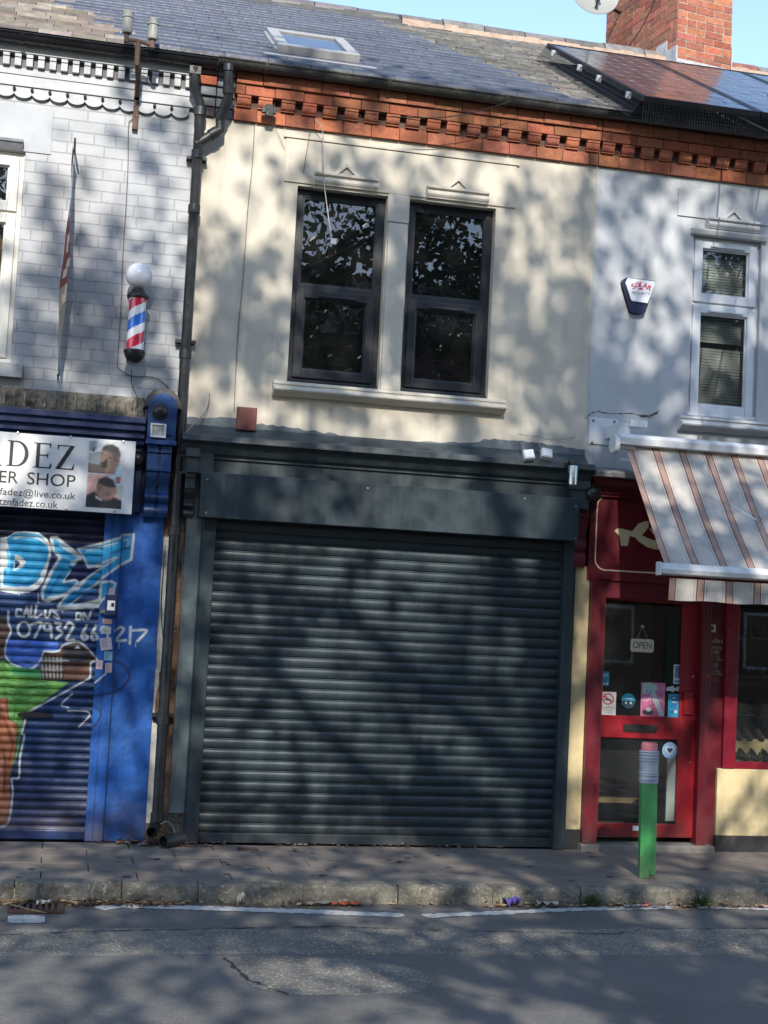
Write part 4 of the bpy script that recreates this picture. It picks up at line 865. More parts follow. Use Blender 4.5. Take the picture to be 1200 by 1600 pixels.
# interior
m = MB(); vs_ = [(x, yy, z) for x in (j0-.3, 9) for yy in (.062, 2.6) for z in (.05, 2.75)]
m.add(vs_, [(2, 6, 7, 3), (0, 2, 3, 1), (4, 5, 7, 6), (1, 3, 7, 5)]); m.add([(j0-.3, .062, .05), (9, .062, .05), (9, 2.6, .05), (j0-.3, 2.6, .05)], [(0, 1, 2, 3)])
m.build('shop_interior', mat('dim_interior', (.10, .08, .06), .9, .3, 3, 0), Rb)
m = MB(); m.box(k1+.02, k1+.06, .07, 1.2, .05, 2.5); m.build('window_partition', mat('display_board', (.20, .16, .10), .8, .2, 3, 0), Rb)
m = MB()
for z in (.35, .7, 1.05, 1.4, 1.75, 2.1): m.box(j0-.25, k1-.02, 1.55, 1.8, z, z+.02)
m.box(j0-.2, k1-.05, .9, 1.3, .25, .31); m.build('back_shelves', mat('shelf_timber', (.20, .13, .07), .7, .3, 9, .1, 40), Rb)
m = MB(); DSP = mat('display_timber', (.34, .27, .14), .7, .2, 6, .1, 30)
m.box(wx_0-.05, WR, .10, .9, sz0-.03, sz0-.005); m.box(wx_0+.12, WR, .30, .9, sz0-.005, sz0+.16); m.box(wx_0+.06, wx_0+.10, .2, .26, sz0, mz0-.1); m.build('window_display', DSP, Rb)
def shoe(m, x, y, z, L=.26, ang=0.0, c=(.01, .01, .012), heel=.02):
    Mx = Matrix.Translation((x, y, z)) @ Matrix.Rotation(ang, 4, 'Z'); N_ = 9; rings = []
    for i in range(N_):
        t = i/(N_-1); u = t*L; wd = .036*(math.sin(PI*(.12+.8*t))**.5)*(1.1 if t > .6 else .92); h = (.075-.012*t if t < .38 else .07-(t-.38)*.075); h = max(.022, h)
        ring = []
        for k in range(8):
            a = PI*k/7; ring.append(Mx @ Vector((math.cos(a)*wd, -u, math.sin(a)*h+heel*(1-min(1, t*1.6)))))
        rings += ring
    m.add(rings, [(i*8+k, i*8+k+1, (i+1)*8+k+1, (i+1)*8+k) for i in range(N_-1) for k in range(7)]+[tuple(range(8)), tuple(range((N_-1)*8, N_*8))[::-1]]+[(i*8, (i+1)*8, (i+1)*8+7, i*8+7) for i in range(N_-1)], c)
SHOE = mat('shoe_leather', (.02, .02, .02), .25, .3, 9, .05, 60, attr=True)
random.seed(31)
def shoe_thing(x, y, z, ang, c, L, label, group, tilt=0):
    m = MB(); shoe(m, 0, 0, 0, L, ang, c, .02); o = m.build('shoe', SHOE, None, smooth=True, usecol=True); o.location = (x, y, z); o.rotation_euler = (tilt, 0, 0); tag(o, label, 'shoe', group); return o
gsh = 'shoes displayed in the shop window'
for i in range(8): shoe_thing(wx_0+.06+.105*i, .24, sz0+.0, .1*math.sin(i*2), jit((.03, .03, .034), .4), .14, 'dark leather shoe in the front row at the foot of the shop window', gsh)
for i in range(7): shoe_thing(wx_0+.18+.11*i, .42, sz0+.165, .1*math.cos(i*2), jit((.035, .03, .03), .4), .16, 'dark shoe on the raised step behind the front row in the shop window', gsh)
for j, z in enumerate((.36, .68, 1.0)):
    m = MB(); m.box(wx_0+.14, WR, .33, .42, sz0+z-.012, sz0+z); m.build('display_shelf', DSP, Rb)
    for i in range(6): shoe_thing(wx_0+.22+.13*i, .40, sz0+z+.0, .15*math.sin(i+j), [(.05, .012, .012), (.02, .02, .022), (.22, .15, .06)][(i+j) % 3], .17, ['shoe on the lowest glass shelf behind the shop window', 'shoe on the middle shelf behind the shop window', 'shoe on the top shelf behind the shop window'][j], ['shoes on the lowest window shelf', 'shoes on the middle window shelf', 'shoes on the top window shelf'][j])
m = MB()
for z in (.37, .72, 1.07, 1.42, 1.77):
    x = j0-.2
    while x < k1-.1:
        if random.random() < .8: shoe(m, x, 1.66, z, .12, 0, jit(random.choice([(.03, .03, .03), (.10, .06, .03), (.16, .14, .11)]), .4))
        x += .11
m.build('shelf_stock', SHOE, Rb, smooth=True, usecol=True)['kind'] = 'stuff'
# ================================================================== THINGS ON THE LEFT FACADE
# barber sign
sy = -.235; s0, s1 = X(212, 700, sy), None; st0, st1 = Z(210, 690, sy), Z(208, 804, sy)
sgn = T('shop_sign', 'long white barber shop sign with black lettering and two haircut photos', 'sign', (0, sy, st1))
m = MB(); m.box(-2.2, s0, sy, sy+.03, st1, st0); m.build('board', mat('white_aluminium_board', (.62, .63, .64), .3, .1, 2, .01, 10), sgn, bevel=.003)
m = MB(); m.box(-2.2, s0-.02, sy+.03, sy+.16, st1+.03, st0-.03); m.build('backing_frame', BLKM, sgn)
def sp(x, y): p_ = F(x/3.53, 600+y/3.53, sy-.003); return p_.x, p_.z
def glyph(m, polys, x0, x1, z0, z1):
    for P in polys: m.add([(x0+(x1-x0)*x, sy-.002, z0+(z1-z0)*z) for x, z in P], [tuple(range(len(P)))])
m = MB(); g = {}
g['Z'] = [[(.04, 1), (.96, 1), (.96, .965), (.27, .04), (.04, .04), (.0, 0), (.0, .03), (.70, .955), (.16, .955), (.1, .8), (.07, .8)], [(.0, 0), (.96, 0), (1, .24), (.96, .24), (.86, .05), (.1, .05)]]
g['E'] = [[(0, 0), (.98, 0), (1, .22), (.96, .22), (.86, .05), (.34, .05), (.34, .49), (.72, .49), (.76, .40), (.79, .40), (.79, .64), (.76, .64), (.72, .54), (.34, .54), (.34, .95), (.82, .95), (.9, .8), (.93, .8), (.92, 1), (0, 1), (0, .97), (.14, .95), (.14, .05), (0, .03)]]
import itertools
oD = [(0, 0), (.45, 0)]+[(.45+.55*math.sin(PI*k/12), .5-.5*math.cos(PI*k/12)) for k in range(1, 12)]+[(.45, 1), (0, 1), (0, .97), (.12, .95), (.12, .05), (0, .03)]
g['D'] = [[(0, 0), (.45, 0)]+[(.45+.55*math.sin(PI*k/12), .5-.5*math.cos(PI*k/12)) for k in range(1, 12)]+[(.45, 1), (.45, .95)]+[(.42+.40*math.sin(PI*k/12), .5+.45*math.cos(PI*k/12)) for k in range(1, 12)]+[(.45, .05), (.27, .05), (.27, .95), (.45, .95), (.45, 1), (0, 1), (0, .97), (.12, .95), (.12, .05), (0, .03)]]
g['A'] = [[(.0, 0), (.3, 0), (.3, .03), (.2, .06), (.29, .3), (.62, .3), (.71, .05), (.6, .03), (.6, 0), (1.0, 0), (1.0, .03), (.91, .05), (.55, 1), (.5, 1), (.13, .07), (0, .03)], ]
def gpos(a, b, ya, yb): A0 = sp(a, yb); B0 = sp(b, ya); return A0[0], B0[0], A0[1], B0[1]
for ch, a, b, ya, yb in (('Z', 305, 417, 342, 468), ('E', 180, 292, 329, 460), ('D', 34, 163, 318, 450), ('A', -115, 20, 306, 442)):
    glyph(m, g[ch], *gpos(a, b, ya, yb))
# counter of the A is white
for a, b, c, d, t in ((150, 417, 494, 562, 'SHOP'), (-60, 100, 478, 543, 'BER'), (0, 417, 588, 640, 'fadez@live.co.uk'), (0, 320, 636, 678, 'tznfadez.co.uk')):
    if t == 'fadez@live.co.uk': x0, x1 = sp(-2, 600)[0], sp(417, 600)[0]; z0, z1 = sp(200, 634)[1], sp(200, 583)[1]
    elif t == 'tznfadez.co.uk': x0, x1 = sp(-5, 650)[0], sp(320, 650)[0]; z0, z1 = sp(160, 676)[1], sp(160, 636)[1]
    else: x0, x1 = sp(a, 520)[0], sp(b, 520)[0]; z0, z1 = sp((a+b)/2, d)[1], sp((a+b)/2, c)[1]
    text_mb(t, x0, x1, z0, z1, sy-.002, mb=m)
# the sloped baselines of the photograph are perspective only; level here
m.build('lettering', mat('black_vinyl', (.012, .012, .012), .5, .1, 5, 0), sgn)
def picture(root, name, pfun, x0, x1, z0, z1, y, shapes, bgc, nx=60, nz=70, blur=3):
    # small printed picture: colour cells, outlines in 0..1 (x right, y down)
    XX, ZZ = np.meshgrid((np.arange(nx)+.5)/nx, (np.arange(nz)+.5)/nz); c = np.tile(np.array(bgc, float), (nx*nz, 1)); xx, yy = XX.ravel(), ZZ.ravel()
    c = c*(1+.25*smooth_noise(xx*60, yy*60, .6, 5)[:, None])
    for P, cc in shapes: c = np.where(inpoly(xx, yy, P)[:, None], np.array(cc)*(1+.12*smooth_noise(xx*60, yy*60, .9, 7)[:, None]), c)
    if blur:
        q = c.reshape(nz, nx, 3)
        for _ in range(blur): q_ = np.pad(q, ((1, 1), (1, 1), (0, 0)), 'edge'); q = (q_[1:-1, 1:-1]*2+q_[:-2, 1:-1]+q_[2:, 1:-1]+q_[1:-1, :-2]+q_[1:-1, 2:])/6
        c = q.reshape(-1, 3)
    m = MB(); V = [(x0+(x1-x0)*i/nx, y, z1-(z1-z0)*j/nz) for j in range(nz+1) for i in range(nx+1)]
    m.v = V; m.f = [(j*(nx+1)+i, (j+1)*(nx+1)+i, (j+1)*(nx+1)+i+1, j*(nx+1)+i+1) for j in range(nz) for i in range(nx)]; m.c = [tuple(v) for v in np.clip(c, 0, 1).tolist()]
    return m.build(name, ATTR, root, usecol=True)
E_ = lambda cx, cy, rx, ry: ell(cx, cy, rx, ry, 20)
x0, x1 = sp(490, 400)[0], sp(686, 400)[0]; za, zb, zc_ = sp(590, 318)[1], sp(590, 498)[1], sp(580, 684)[1]
picture(sgn, 'haircut_photo', None, x0, x1, zb+.004, za, sy-.002, [([(0, .4), (.35, .3), (.4, 1), (0, 1)], (.30, .33, .33)), ([(.0, .7), (.5, .75), (.5, 1), (0, 1)], (.16, .13, .10)),
 ([(.55, 1), (.6, .6), (.82, .6), (1, 1)], (.45, .6, .68)), ([(.45, .9), (.42, .45), (.85, .4), (.82, .75), (.75, 1), (.5, 1)], (.36, .19, .12)), ([(.36, .32), (.33, .36), (.35, .42), (.29, .53), (.33, .56), (.33, .66), (.38, .8), (.5, .84), (.56, .95), (.72, .95), (.86, .7), (.9, .4), (.7, .2), (.4, .2)], (.40, .25, .18)), ([(.5, .34), (.86, .42), (.88, .6), (.76, .62), (.6, .38)], (.28, .17, .13)), ([(.34, .3), (.38, .16), (.5, .09), (.66, .07), (.82, .16), (.9, .36), (.86, .46), (.7, .36), (.52, .31)], (.12, .10, .09)), ([(.36, .27), (.42, .14), (.62, .08), (.8, .17), (.86, .32), (.6, .24)], (.06, .055, .05)),
 ([(.33, .66), (.42, .64), (.5, .52), (.53, .6), (.54, .78), (.48, .84), (.36, .8)], (.06, .045, .04)), (E_(.62, .5, .07, .09), (.48, .30, .23)), (E_(.6, .5, .03, .05), (.22, .12, .09)), ([(.33, .36), (.4, .34), (.41, .37), (.34, .39)], (.08, .05, .04)), ([(.35, .41), (.39, .40), (.39, .43), (.35, .43)], (.1, .06, .05)), ([(.0, .02), (.2, .02), (.2, .3), (.0, .33)], (.3, .34, .36)), ([(.1, .2), (.16, .2), (.15, .35), (.08, .35)], (.05, .06, .07))], (.55, .57, .58))
picture(sgn, 'haircut_photo', None, x0, x1, zc_, zb-.004, sy-.002, [([(.6, 0), (1, 0), (1, .3), (.7, .35)], (.5, .6, .66)), ([(.8, .05), (.95, .05), (.92, .25), (.8, .25)], (.4, .12, .08)), ([(.8, .35), (1, .35), (1, .7), (.8, .6)], (.5, .48, .4)),
 ([(0, .65), (.25, .5), (.5, .7), (.7, .62), (1, .75), (1, 1), (0, 1)], (.03, .032, .038)), (E_(.56, .45, .28, .32), (.38, .22, .16)), ([(.26, .5), (.28, .25), (.45, .3), (.42, .45), (.3, .55)], (.24, .15, .11)), ([(.27, .34), (.32, .14), (.52, .05), (.74, .14), (.83, .36), (.6, .37), (.44, .32), (.36, .26)], (.06, .048, .044)), (E_(.27, .52, .035, .06), (.42, .25, .18)), ([(.56, .5), (.7, .53), (.7, .555), (.56, .53)], (.12, .07, .05)), ([(.62, .55), (.72, .66), (.66, .68)], (.5, .33, .25)), ([(.55, .7), (.66, .72), (.6, .745)], (.3, .1, .09)), ([(.25, .62), (.33, .68), (.45, .76), (.45, .8), (.27, .72)], (.6, .57, .5)), ([(.48, .55), (.7, .58), (.7, .62), (.5, .6)], (.2, .1, .07))], (.56, .33, .29))
m = MB()
for x, y in ((98, 270), (392, 291), (682, 317), (632, 703), (365, 688)): a, b = sp(x, y); m.lathe([(.009, 0), (.008, .004), (0, .006)], (a, sy, b), (0, -1, 0), 10)
m.build('screws', STEEL, sgn)
# barber pole
p_ = F(213, 505, -.17); pr = .063
bp = T('barber_pole', 'barber pole with red white and blue stripes and a white globe on top', 'barber pole', (p_.x, -.17, p_.z))
px_ = p_.x; zt1_, zb1_ = Z(213, 465, -.17), Z(208, 549, -.17)
xt, xbm = X(213, 460, -.17), X(210, 550, -.17)
m = MB(); nn = 48; nv = 60
for j in range(nv):
    for i in range(nn):
        a0, a1 = 2*PI*i/nn, 2*PI*(i+1)/nn; z0, z1 = zb1_+(zt1_-zb1_)*j/nv, zb1_+(zt1_-zb1_)*(j+1)/nv
        am = math.degrees((a0+a1)/2); t = ((z0+z1)/2-zb1_)/.30-am/360*0.75; t = (t*1.0+.18) % 1
        c = (.75, .75, .75) if t < .22 else (.02, .13, .55) if t < .5 else (.75, .75, .75) if t < .72 else (.62, .02, .05)
        m.add([(px_+pr*math.cos(a), -.17+pr*math.sin(a), z) for a, z in ((a0, z0), (a1, z0), (a1, z1), (a0, z1))], [(0, 1, 2, 3)], c)
m.build('striped_cylinder', mat('glossy_stripes', (.5, .5, .5), .12, .03, 5, 0, attr=True, coat=1), bp, smooth=True, usecol=True)
m = MB(); m.lathe([(.0, -.085), (.03, -.083), (.055, -.065), (.072, -.03), (.074, -.012), (.08, -.01), (.08, .005), (.07, .01), (.064, .012)], (px_, -.17, zb1_), n=28); m.build('bottom_cap', BLACK, bp, smooth=True)
m = MB(); m.lathe([(.064, -.008), (.078, -.005), (.082, .008), (.078, .02), (.06, .032), (.05, .05), (.045, .06), (0, .06)], (px_, -.17, zt1_), n=28); m.build('top_cap', BLACK, bp, smooth=True)
gr_ = .098; zc0 = Z(214, 431, -.17)
m = MB(); m.lathe([(gr_*math.sin(PI*k/20), -gr_*math.cos(PI*k/20)) for k in range(21)], (px_, -.17, zc0), n=36); m.build('globe', mat('white_globe_plastic', (.72, .73, .78), .25, .05, 5, 0, coat=.3), bp, smooth=True)
m = MB(); m.box(px_-.03, px_+.03, -.12, -.001, zb1_-.03, zb1_+.01); m.box(px_-.03, px_+.03, -.12, -.001, zt1_, zt1_+.04); m.box(px_-.05, px_+.05, -.02, -.001, zb1_-.05, zt1_+.08); m.build('wall_bracket', BLACK, bp)
# banner (hung at right angles to the wall)
b0 = F(117, 230, -.02)
bn = T('banner', 'faded maroon vertical banner with pale letters seen edge-on between two wall pins', 'banner', (b0.x, -.05, Z(105, 590, -.05)))
m = MB(); rows = 26; zT, zB = Z(118, 232, -.1), Z(104, 588, -.1)
def bx(z, y):
    t = (zT-z)/(zT-zB); return b0.x+.012*math.sin(t*7+y*9)-.004*math.sin(t*23)+.035*math.sin(PI*t)*(-1)+(y+.0)*-.16*math.sin(PI*t)
for j in range(rows):
    z0, z1 = zT+(zB-zT)*j/rows, zT+(zB-zT)*(j+1)/rows; t = j/rows
    for k in range(4):
        ya, yb = -.02-.06*k, -.02-.06*(k+1); c = (.17, .035, .028) if t < .6 else (.24, .2, .15)
        if 1 <= k <= 3 and t < .66 and (j % 3) != 0 and (j*7+k*3) % 4 < 2: c = (.5, .42, .36)
        m.add([(bx(z0, ya), ya, z0), (bx(z0, yb), yb, z0), (bx(z1, yb), yb, z1), (bx(z1, ya), ya, z1)], [(0, 1, 2, 3)], c)
m.build('cloth', mat('faded_cloth', (.2, .1, .1), .85, .3, 9, .2, 60, attr=True), bn, usecol=True)
for a, b in (((b0.x, 0, zT+.01), (b0.x, -.27, zT+.02)), ((bx(zB, -.2), 0, zB-.01), (bx(zB, -.2), -.27, zB-.02))): m = MB(); m.tube([a, b], .008, 8); m.build('rod', IRON, bn)
# telephone insulator bracket
q0 = F(216, 110, -.3)
tb = T('insulator_bracket', 'rusty iron bracket carrying two grey ceramic insulators above the gutter', 'bracket', (X(217, 150), -.0, Z(217, 150)))
RUST = mat('rusty_iron', (.13, .075, .055), .8, .5, 14, .4, 50)
m = MB(); yy = -.32; A1, A2, A3 = F(214, 150, -.05), F(214, 100, yy), F(219, 60, yy)
m.box(A1.x-.02, A1.x+.02, -.04, -.001, A1.z-.25, A1.z+.1)
m.tube([(A1.x, -.03, A1.z), (A1.x, -.1, A2.z-.03), (A2.x, yy, A2.z), (A2.x, yy, A3.z-.02)], .02, 6)
l1, r1 = F(198, 55, yy), F(238, 65, yy); m.tube([(l1.x, yy, l1.z-.03), (A2.x, yy, A3.z-.02), (r1.x, yy, r1.z-.03)], .016, 8); m.tube([(l1.x, yy, l1.z-.05), (l1.x, yy, l1.z+.03)], .018, 8); m.tube([(r1.x, yy, r1.z-.05), (r1.x, yy, r1.z+.03)], .02, 8)
m.build('arm', RUST, tb, smooth=True)
for q_, zt_2 in ((l1, F(200, 16, yy).z), (r1, F(239, 28, yy).z)):
    m = MB(); h = zt_2-q_.z-.02; m.lathe([(0, 0), (.035, 0), (.04, h*.1), (.036, h*.65), (.042, h*.68), (.043, h*.75), (.034, h*.8), (.038, h*.95), (.03, h), (0, h)], (q_.x, yy, q_.z+.015), n=18); m.build('insulator', mat('grey_ceramic', (.27, .28, .26), .5, .3, 9, .1, 50), tb, smooth=True)
# CCTV and boxes
def dome(px, py, Y, r, label, mt=BLACK, cat='camera'):
    p_ = F(px, py, Y); t = T('dome_camera', label, cat, (p_.x, Y, p_.z)); m = MB()
    m.lathe([(r*1.15, 0), (r*1.15, r*.35), (r, r*.4)], (p_.x, Y, p_.z), (0, -1, 0), 20); m.build('base', mt, t, smooth=True)
    m = MB(); m.lathe([(r*math.cos(PI/2*k/6), r*.4+r*.8*math.sin(PI/2*k/6)) for k in range(7)], (p_.x, Y, p_.z), (0, -1, 0), 20); m.build('dome', BLACK, t, smooth=True); return t
dome(250, 643, -.222, .052, 'black dome camera in the arched head of the blue pilaster')
dome(215, 718, -.065, .06, 'black dome camera half hidden behind the right end of the white sign')
dome(925, 772, -.14, .062, 'black dome camera between the grey shutter box and the maroon fascia')
t = T('junction_box', 'open pale square box on the blue pilaster under the dome camera', 'junction box', (X(247, 672, -.2), -.2, Z(247, 684, -.2)))
a, b = F(238, 664, -.22), F(256, 682, -.22); m = MB(); m.box(a.x, b.x, -.235, -.222, b.z, a.z); m.build('back', mat('dirty_plaster', (.45, .44, .38), .9, .5, 30, .5, 60), t)
m = MB(); w_ = .012; m.box(a.x-w_, a.x, -.245, -.2225, b.z, a.z); m.box(b.x, b.x+w_, -.245, -.2225, b.z, a.z); m.box(a.x-w_, b.x+w_, -.246, -.2225, b.z-w_, b.z); m.box(a.x-w_, b.x+w_, -.246, -.2225, a.z, a.z+w_); m.build('rim', ALU, t)
a, b = F(371, 635, -.05), F(400, 674, -.05); t = T('meter_box', 'small maroon metal box on the cream wall above the grey cornice', 'box', (a.x, 0, b.z)); m = MB(); m.box(a.x, b.x, -.055, -.001, b.z, a.z)
m.build('case', mat('maroon_metal', (.13, .035, .03), .5, .2, 6, .1, 40), t, bevel=.004); m = MB(); m.box(a.x+.006, b.x-.006, -.06, -.0552, b.z+.006, a.z-.006); m.build('lid', mat('maroon_metal', (.13, .035, .03)), t, bevel=.002)
crack([(371, 678), (400, 680)], .012, 'bare_plaster_patch', Mb, mat('bare_white_plaster', (.6, .6, .58), .9, .4, 20, .5, 50), -.0068)
for i, (px, py) in enumerate(((826, 711), (854, 709))):
    p_ = F(px, py, -.27); t = T('junction_box', ['white junction box on the grey cornice, the left and lower of the pair', 'white junction box on the grey cornice, the right of the pair'][i], 'junction box', (p_.x, -.27, p_.z), 'white junction boxes on the cornice')
    m = MB(); Mx = Matrix.Translation(p_) @ Matrix.Rotation(math.radians((-8, 6)[i]), 4, 'Y') @ Matrix.Rotation(math.radians(-25), 4, 'X'); m.box(-.042, .042, -.02, .03, -.04, .04, mtx=Mx); m.build('case', UPVC, t, bevel=.006)
    m = MB(); m.box(-.036, .036, -.026, -.0205, -.034, .034, mtx=Mx); m.build('lid', UPVC, t, bevel=.003)
    m = MB(); m.tube([p_+Vector((0, .02, .03)), p_+Vector((.0, .12, .06)), Vector((p_.x+.01, -.01, p_.z+.12))], .004, 6); m.build('cable', CABLE, t)
# steel cylinder wall lamp
p_ = F(895, 742, -.33); t = T('wall_lamp', 'brushed steel cylinder spotlight pointing down from the grey cornice', 'lamp', (p_.x, -.3, p_.z))
m = MB(); m.lathe([(0, .07), (.036, .07), (.038, .066), (.038, -.075), (.034, -.078), (.03, -.07), (0, -.07)], (p_.x, -.33, p_.z), n=24); m.build('body', STEEL, t, smooth=True)
m = MB(); m.tube([(p_.x, -.33, p_.z+.07), (p_.x-.02, -.32, p_.z+.11), (p_.x-.01, -.28, p_.z+.12), (p_.x, -.25, p_.z+.08)], .012, 8); m.box(p_.x-.04, p_.x+.04, -.27, -.256, ct-.048, ct-.008); m.build('bracket', BLACK, t)
# alarm
p_ = F(1000, 462); t = T('alarm_box', 'white and navy wedge-shaped alarm box on the pale grey wall', 'alarm', (p_.x, 0, Z(998, 488)))
al = lambda L: [(F(900+x/4, 320+y/4, -.06).x, F(900+x/4, 320+y/4, -.06).z) for x, y in L]
m = MB(); m.pry(al([(318, 458), (492, 478), (490, 500), (432, 668), (410, 676), (360, 670), (350, 660), (298, 482), (302, 468)]), -.055, -.001); m.build('case', mat('navy_plastic', (.01, .014, .05), .3, .1, 5, 0), t, bevel=.006)
m = MB(); m.pry(al([(325, 462), (488, 482), (488, 502), (445, 612), (352, 598), (345, 590), (312, 488)]), -.066, -.0555); m.build('cover', mat('white_alarm_plastic', (.66, .69, .75), .3, .05, 5, 0), t, bevel=.004)
m = MB(); RD = (.45, .02, .06)
ctr = F(900+405/4, 320+545/4, -.0675); 
for i, chh in enumerate('SOLAR'):
    k_ = i-2; cx_, cz_ = ctr.x+k_*.0345+.004, ctr.z+.062-.0055*k_*k_
    mm = text_mb(chh, -.0150, .0150, -.021, .021, 0); rot = -k_*math.radians(13)
    
    for ox in (-.0022, 0, .0022): m.add([(cx_+(x+ox)*math.cos(rot)-z*math.sin(rot), -.0675-.0001*(i+1)-abs(ox)*.02-(ox > 0)*.00003, cz_+(x+ox)*math.sin(rot)+z*math.cos(rot)) for x, y, z in mm.v], mm.f, RD)
a, b = F(900+348/4, 320+563/4, -.067), F(900+464/4, 320+541/4, -.067); text_mb('SECURITY', a.x, b.x, (a.z+b.z)/2-.014, (a.z+b.z)/2+.010, -.0675, c=(.02, .02, .08), mb=m)
sun_c = F(900+405/4, 320+528/4, -.067); m.add([(sun_c.x+.022*math.cos(PI*k/8), -.0675, sun_c.z-.004+.016*math.sin(PI*k/8)) for k in range(9)], [tuple(range(9))], RD)
for k in range(5): q_ = F(900+(365+21*k)/4, 320+(566+3*k)/4, -.067); m.add([(q_.x+.003*math.cos(2*PI*j/5), -.0675, q_.z+.003*math.sin(2*PI*j/5)) for j in range(5)], [tuple(range(5))], (.02, .02, .08))
m.build('lettering', ATTR, t, usecol=True)
# ================================================================== DRAINPIPE
dp = T('drainpipe', 'black cast iron drainpipe with a side branch between the barber shop and the cream building', 'drainpipe', (X(247, 1290, -.08), -.08, 0))
yy = -.09; top = F(304, 112, -.1); t1 = F(303, 200, yy); mid = F(272, 820, yy); bot = F(246, 1288, yy); pxx = (t1.x+mid.x+bot.x)/3+.012
m = MB(); m.tube([(top.x, -.16, 5.76), (top.x, -.14, 5.62), (pxx, yy, 5.5), (pxx, yy, 2.3), (pxx, yy, .16)], .037, 16)
for z in (5.45, 5.12, 4.7, 3.6, 2.28, .9, .2): m.lathe([(.037, -.035), (.046, -.033), (.046, .03), (.037, .034)], (pxx, yy, z), n=18)
m.box(top.x-.042, top.x+.042, -.19, -.12, 5.70, 5.76)
m.build('pipe', IRON, dp, smooth=True)
for z in (5.1, 3.7, .93): m = MB(); m.box(pxx-.075, pxx+.075, -.07, .02, z-.012, z+.012); m.build('pipe_clip', IRON, dp)
P = [F(357, 112, -.2), F(357, 150, -.17), F(349, 172, -.12), F(344, 185, yy), F(344, 203, yy), F(330, 211, yy), F(306, 226, yy)]
m = MB(); m.tube(P, .037, 16); P_ = P
for i, k in ((1, 0), (3, 0), (5, 1)):
    d_ = (P[i]-P[i-1]).normalized(); m.lathe([(.037, -.03), (.045, -.028), (.045, .028), (.037, .03)], P[i].lerp(P[i-1], .25), d_, 16)
m.lathe([(.042, 0), (.042, .05), (.03, .065), (.0, .07)], P[0]-Vector((0, 0, .0)), (0, 0, 1), 16)
m.build('branch_pipe', IRON, dp, smooth=True)
# broken sections
g0 = F(237, 1302, -.16); b1 = T('broken_pipe', 'open end of broken black drainpipe elbow facing out at the pavement', 'pipe', (g0.x, -.15, 0), 'broken drainpipe pieces')
def openpipe(m, pts, r):
    m.tube(pts, r, 18, cap=False); m.tube(pts, r-.007, 18, cap=False)
    for p, d in ((pts[0], pts[1]-pts[0]), (pts[-1], pts[-2]-pts[-1])):
        m.lathe([(r-.007, 0), (r, 0)], p, d, 18)
m = MB(); openpipe(m, [Vector((g0.x, -.2, .105)), Vector((g0.x+.01, -.14, .11)), Vector((g0.x+.03, -.08, .15))], .043); m.build('elbow', IRON, b1, smooth=True)
g1 = G(262, 1318); b2 = T('broken_pipe', 'short broken length of black drainpipe lying on its side on the pavement', 'pipe', (g1.x, g1.y, 0), 'broken drainpipe pieces')
m = MB(); openpipe(m, [Vector((g1.x-.05, -.24, .048)), Vector((g1.x+.03, -.17, .055)), Vector((g1.x+.09, -.12, .06))], .046); m.build('section', IRON, b2, smooth=True)
# cables
def cable(name, pts, r, label, mt=CABLE, group=None, Y=-.008):
    P = [F(*p) if len(p) == 3 else F(p[0], p[1], Y) for p in pts]; Q = []
    for i in range(len(P)-1):
        p0, p1, p2, p3 = P[max(0, i-1)], P[i], P[i+1], P[min(len(P)-1, i+2)]
        for k in range(6):
            t = k/6; Q.append(.5*((2*p1)+(-p0+p2)*t+(2*p0-5*p1+4*p2-p3)*t*t+(-p0+3*p1-3*p2+p3)*t**3))
    Q.append(P[-1]); m = MB(); m.tube(Q, r, 6); return tag(m.build(name, mt, smooth=True), label, 'cable', group)
cable('cable', [(214, 158), (207, 185), (201, 195), (200, 255), (197, 322), (192, 400), (190, 460), (186, 525), (183, 574)], .0035, 'thin grey cable clipped down the white brick wall left of the barber pole', Y=-.012)
cable('cable', [(183, 574), (205, 588), (240, 590), (262, 605), (268, 618)], .0035, 'dark cable running from the barber pole across to the blue pilaster head', CABLEB, Y=-.02)
cable('cable', [(206, 578, -.17), (206, 600, -.1), (215, 625, -.06), (212, 640, -.2)], .003, 'black cable dropping from the barber pole to the shop sign', CABLEB)
cable('cable', [(488, 186), (482, 220), (474, 270)], .003, 'short pale cable slanting down to the left window hood', CABLE, Y=-.02)
cable('cable', [(492, 186, -.1), (503, 200, -.1), (505, 230, -.12), (506, 280, -.13), (512, 330, -.14), (518, 372, -.15)], .004, 'loose grey cable hanging down in front of the left dark window', mat('pale_cable', (.36, .35, .33), .7, .2, 5, 0))
p_ = F(521, 377, -.15); m = MB(); m.box(p_.x-.022, p_.x+.022, -.165, -.135, p_.z-.026, p_.z+.02); tag(m.build('cable_plug', ALU, bevel=.004), 'small grey box on the end of the cable hanging before the window', 'plug')
cable('cable', [(398, 192), (394, 260), (387, 330), (380, 430), (372, 520), (367, 610), (366, 645)], .003, 'thin grey cable clipped down the left side of the cream wall', CABLE, Y=-.006)
cable('cable', [(327, 614, -.02), (326, 630, -.03), (318, 648, -.05), (300, 665, -.12), (288, 680, -.2)], .004, 'frayed cable end hooked on the cream wall above the grey cornice', mat('tan_cable', (.25, .2, .15), .8, .2, 5, 0))
cable('cable', [(258, 860, -.02), (252, 940, -.03), (256, 1010, -.03), (262, 1040, -.02), (252, 1130, -.02)], .0035, 'black cable hanging loose on the white strip beside the drainpipe', CABLEB)
cable('cable', [(286, 820, -.05), (284, 950, -.05), (280, 1120, -.05), (272, 1200, -.055), (258, 1280, -.06), (250, 1300, -.1)], .0035, 'grey cable running down the grey pilaster to the pavement', CABLE)
cable('cable', [(250, 1288, -.14), (262, 1284, -.12), (272, 1296, -.12), (268, 1312, -.14), (250, 1320, -.2)], .005, 'tangled tan cable looped over the broken pipe', mat('tan_cable', (.25, .2, .15)))
